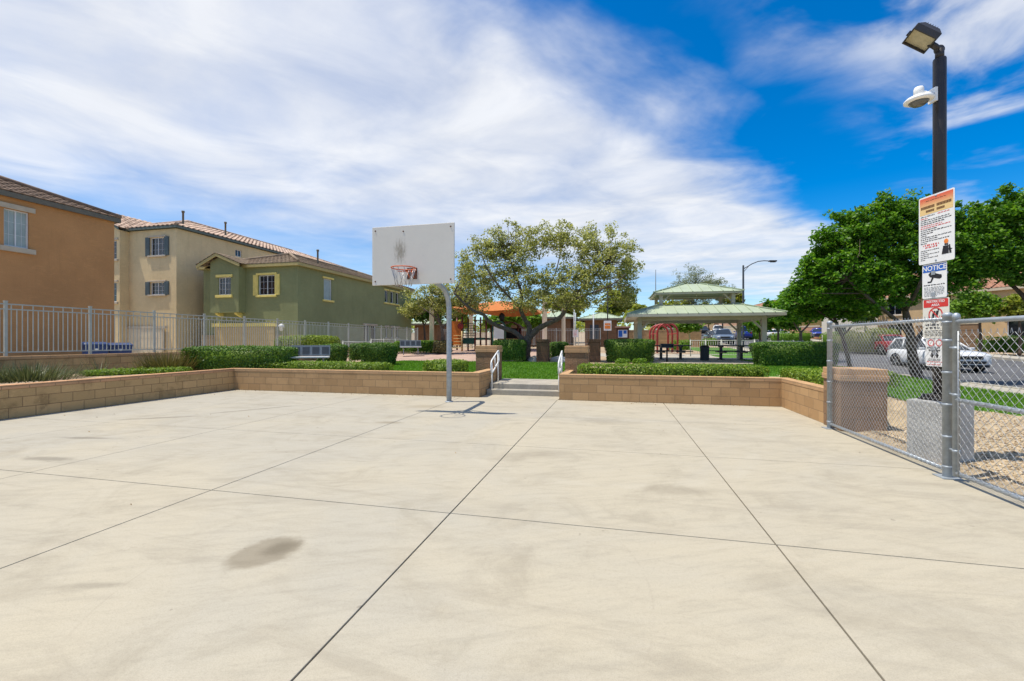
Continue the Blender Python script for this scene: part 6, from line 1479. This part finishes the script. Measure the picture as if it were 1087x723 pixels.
# ================================================================ VEHICLES
def car(name, label, cat, col, pos, heading, kind='suv', detail=True, group='parked vehicles along the street'):
    t = thing(name, label, cat, (0, 0, 0), group=group); pt_ = paint(name + '_paint', col)
    L_, W, H, hood, belt = dict(suv=(4.75, 1.92, 1.74, 1.04, 1.06), car=(4.5, 1.80, 1.46, .90, .94), truck=(5.5, 1.95, 1.85, 1.10, 1.12), van=(4.9, 1.95, 1.85, 1.02, 1.06))[kind]
    w = W / 2; l = L_ / 2; cl = .24 if kind != 'car' else .18
    # lower body: rings across the car from tail to nose
    st = [(-l, .45, belt - .12, .80), (-l + .06, .32, belt, .93), (-l + .5, cl, belt + .01, 1), (-l * .2, cl, belt, 1), (l * .32, cl, belt - .01, 1), (l * .48, cl, hood, .99), (l - .45, cl, hood - .06, .97), (l - .10, .30, hood - .16, .90), (l, .42, hood - .30, .78)]
    b = MB(); ring = []
    for x, zb, zt, k in st:
        y = w * k; ring.append([(x, -y * .86, zb), (x, -y, zb + .16), (x, -y * 1.005, (zb + zt) / 2), (x, -y * .985, zt - .10), (x, -y * .90, zt), (x, -y * .5, zt + .025), (x, y * .5, zt + .025), (x, y * .90, zt), (x, y * .985, zt - .10), (x, y * 1.005, (zb + zt) / 2), (x, y, zb + .16), (x, y * .86, zb)])
    n = 12; vs = [p for r in ring for p in r]; fs = [(i * n + j, i * n + (j + 1) % n, (i + 1) * n + (j + 1) % n, (i + 1) * n + j) for i in range(len(st) - 1) for j in range(n)] + [tuple(range(n)), tuple(reversed([(len(st) - 1) * n + j for j in range(n)]))]
    b.add(vs, fs, 0, True); body = b.build('body', pt_, t)
    # cabin: glass all round between pillars, roof on top
    xr0, xr1 = {'suv': (-l + .12, -l + .45), 'car': (-l + .75, -l + 1.25), 'truck': (-l + 2.0, -l + 2.15), 'van': (-l + .1, -l + .35)}[kind]; xf0, xf1 = l * .46, l * .46 - .95
    if kind == 'van': xf0, xf1 = l * .60, l * .60 - .85
    yb, yt = w * .90, w * .70; zb, zt = belt, H - .10
    B = [(xr0, -yb, zb), (xf0, -yb, zb), (xf0, yb, zb), (xr0, yb, zb)]; T = [(xr1, -yt, zt), (xf1, -yt, zt), (xf1, yt, zt), (xr1, yt, zt)]
    MB().add(B + T, [(0, 1, 5, 4), (1, 2, 6, 5), (2, 3, 7, 6), (3, 0, 4, 7), (4, 5, 6, 7)]).build('window', M['carglass'], t)
    b = MB(); rp = [(xr1 - .06, -yt - .02), (xr1 - .06, yt + .02), (xf1 + .04, yt + .02), (xf1 + .04, -yt - .02)]
    b.add([(x, y, zt - .03) for x, y in rp] + [(x * .98, y * .97, zt + .045) for x, y in rp] + [(x * .8, y * .7, zt + .095) for x, y in rp], [(0, 1, 5, 4), (1, 2, 6, 5), (2, 3, 7, 6), (3, 0, 4, 7), (4, 5, 9, 8), (5, 6, 10, 9), (6, 7, 11, 10), (7, 4, 8, 11), (8, 9, 10, 11)], 0, True)
    for s in (-1, 1):
        for f0, f1, r_ in ((0, 0, .06), (1, 1, .045), (.36, .36, .035), (.68, .66, .035)):
            p = Vector((lerp(xr0, xf0, f0), s * yb, zb)); q = Vector((lerp(xr1, xf1, f1), s * yt, zt)); b.tube([p, q], r_, 6)
        b.tube([(xr1, s * yt, zt), (xf1, s * yt, zt)], .05, 6)
    b.build('roof', pt_, t)
    R_ = .37 if kind != 'car' else .32
    for x in (-l * .60, l * .62):
        for s in (-1, 1):
            yw = s * (w - .10); tt = MB().lathe((x, yw, R_), [(R_ * .62, -.11), (R_ * .93, -.115), (R_, -.08), (R_, .08), (R_ * .93, .115), (R_ * .62, .11)], 24, axis=(0, s, 0)).build('wheel', M['tyre'], t)
            m = MB().lathe((x, yw + s * .10, R_), [(R_ * .62, -.03), (R_ * .60, .012), (R_ * .5, -.01)], 20, axis=(0, s, 0))
            for k in range(5): a_ = 2 * math.pi * k / 5; m.obox((x + R_ * .3 * math.cos(a_), yw + s * .105, R_ + R_ * .3 * math.sin(a_)), (math.cos(a_), 0, math.sin(a_)), (0, 1, 0), (-math.sin(a_), 0, math.cos(a_)), R_ * .55, .02, .05)
            m.build('rim', M['alloy'], tt)
            if detail:
                ar = [(x + (R_ + .05) * math.cos(q), s * (w + .004), R_ + .02 + (R_ + .05) * math.sin(q)) for q in [math.pi * (-.04 + 1.08 * i / 16) for i in range(17)]]; MB().tube(ar, .045, 6).build('wheel_arch', M['plastic'], t)
    for s in (-1, 1):
        MB().obox((l - .11, s * w * .66, hood - .27), (1, -s * .35, 0), (s * .33, .94, 0), (0, 0, 1), .16, .36, .15).build('headlight', M['headlamp'], t, bevel=.02)
        MB().obox((-l + .05, s * w * .76, belt - .16), (1, 0, 0), (0, 1, 0), (0, 0, 1), .12, .24, .26).build('tail_light', M['tail'], t, bevel=.02)
        MB().obox((xf0 - .25, s * (w + .09), belt + .06), (1, 0, 0), (0, 1, 0), (0, 0, 1), .14, .20, .14).build('mirror', pt_, t, bevel=.03)
    b = MB().obox((l - .015, 0, hood - .32), (1, 0, 0), (0, 1, 0), (0, 0, 1), .06, W * .50, .16)
    b.obox((l + .0, 0, .50), (1, 0, 0), (0, 1, 0), (0, 0, 1), .05, W * .62, .13).obox((l - .15, 0, .33), (1, 0, 0), (0, 1, 0), (0, 0, 1), .3, W * .76, .12).obox((-l + .12, 0, .40), (1, 0, 0), (0, 1, 0), (0, 0, 1), .24, W * .8, .18)
    for s in (-1, 1): b.obox((0, s * (w - .03), cl + .05), (1, 0, 0), (0, 1, 0), (0, 0, 1), L_ * .5, .09, .13)
    b.build('grille', M['plastic'], t, bevel=.02)
    if kind == 'truck':
        MB().box(-l + .12, -l + 1.9, -w * .8, w * .8, belt - .05, belt + .03).build('cargo_bed', M['plastic'], t)
    t.location = pos; t.rotation_euler.z = heading; return t
def spos(px, Z): x, y = at(px, Z); return (x, y, zfar(y) - .035)
car('parked_vehicle', 'white sport utility vehicle parked behind the mesh fence and the warning sign', 'car', (.72, .73, .75), (*at(992, 22.6), -.035), R(-90), 'suv')
car('parked_vehicle', 'dark red car partly hidden behind the white sport utility vehicle', 'car', (.26, .012, .016), spos(935, 33), R(96), 'car')
car('parked_vehicle', 'bright blue hatchback across the street beyond the forked tree', 'car', (.012, .04, .32), (*at(869, 62), zfar(at(869, 62)[1]) + .02), R(-108), 'car', False)
car('parked_vehicle', 'small white car across the street right of the shelter column', 'car', (.7, .7, .7), spos(826, 60), R(40), 'car', False)
car('parked_vehicle', 'blue pickup truck seen between the shelter columns', 'pickup truck', (.012, .035, .28), spos(789, 60), R(78), 'truck', False)
car('parked_vehicle', 'grey-blue utility vehicle facing the park under the shelter roof', 'car', (.12, .16, .22), spos(767, 50), R(-96), 'suv', False)
car('parked_vehicle', 'dark car at the near kerb left of the grey-blue utility vehicle', 'car', (.02, .022, .03), (12.6, 60.5, zfar(60.5) - .035), R(-90), 'car', False)
car('parked_vehicle', 'white van at the top of the street, seen small under the shelter', 'van', (.75, .75, .74), spos(762, 92), R(-100), 'van', False)
car('parked_vehicle', 'black car at the top of the street left of the white van', 'car', (.02, .022, .025), spos(746, 84), R(-92), 'suv', False)
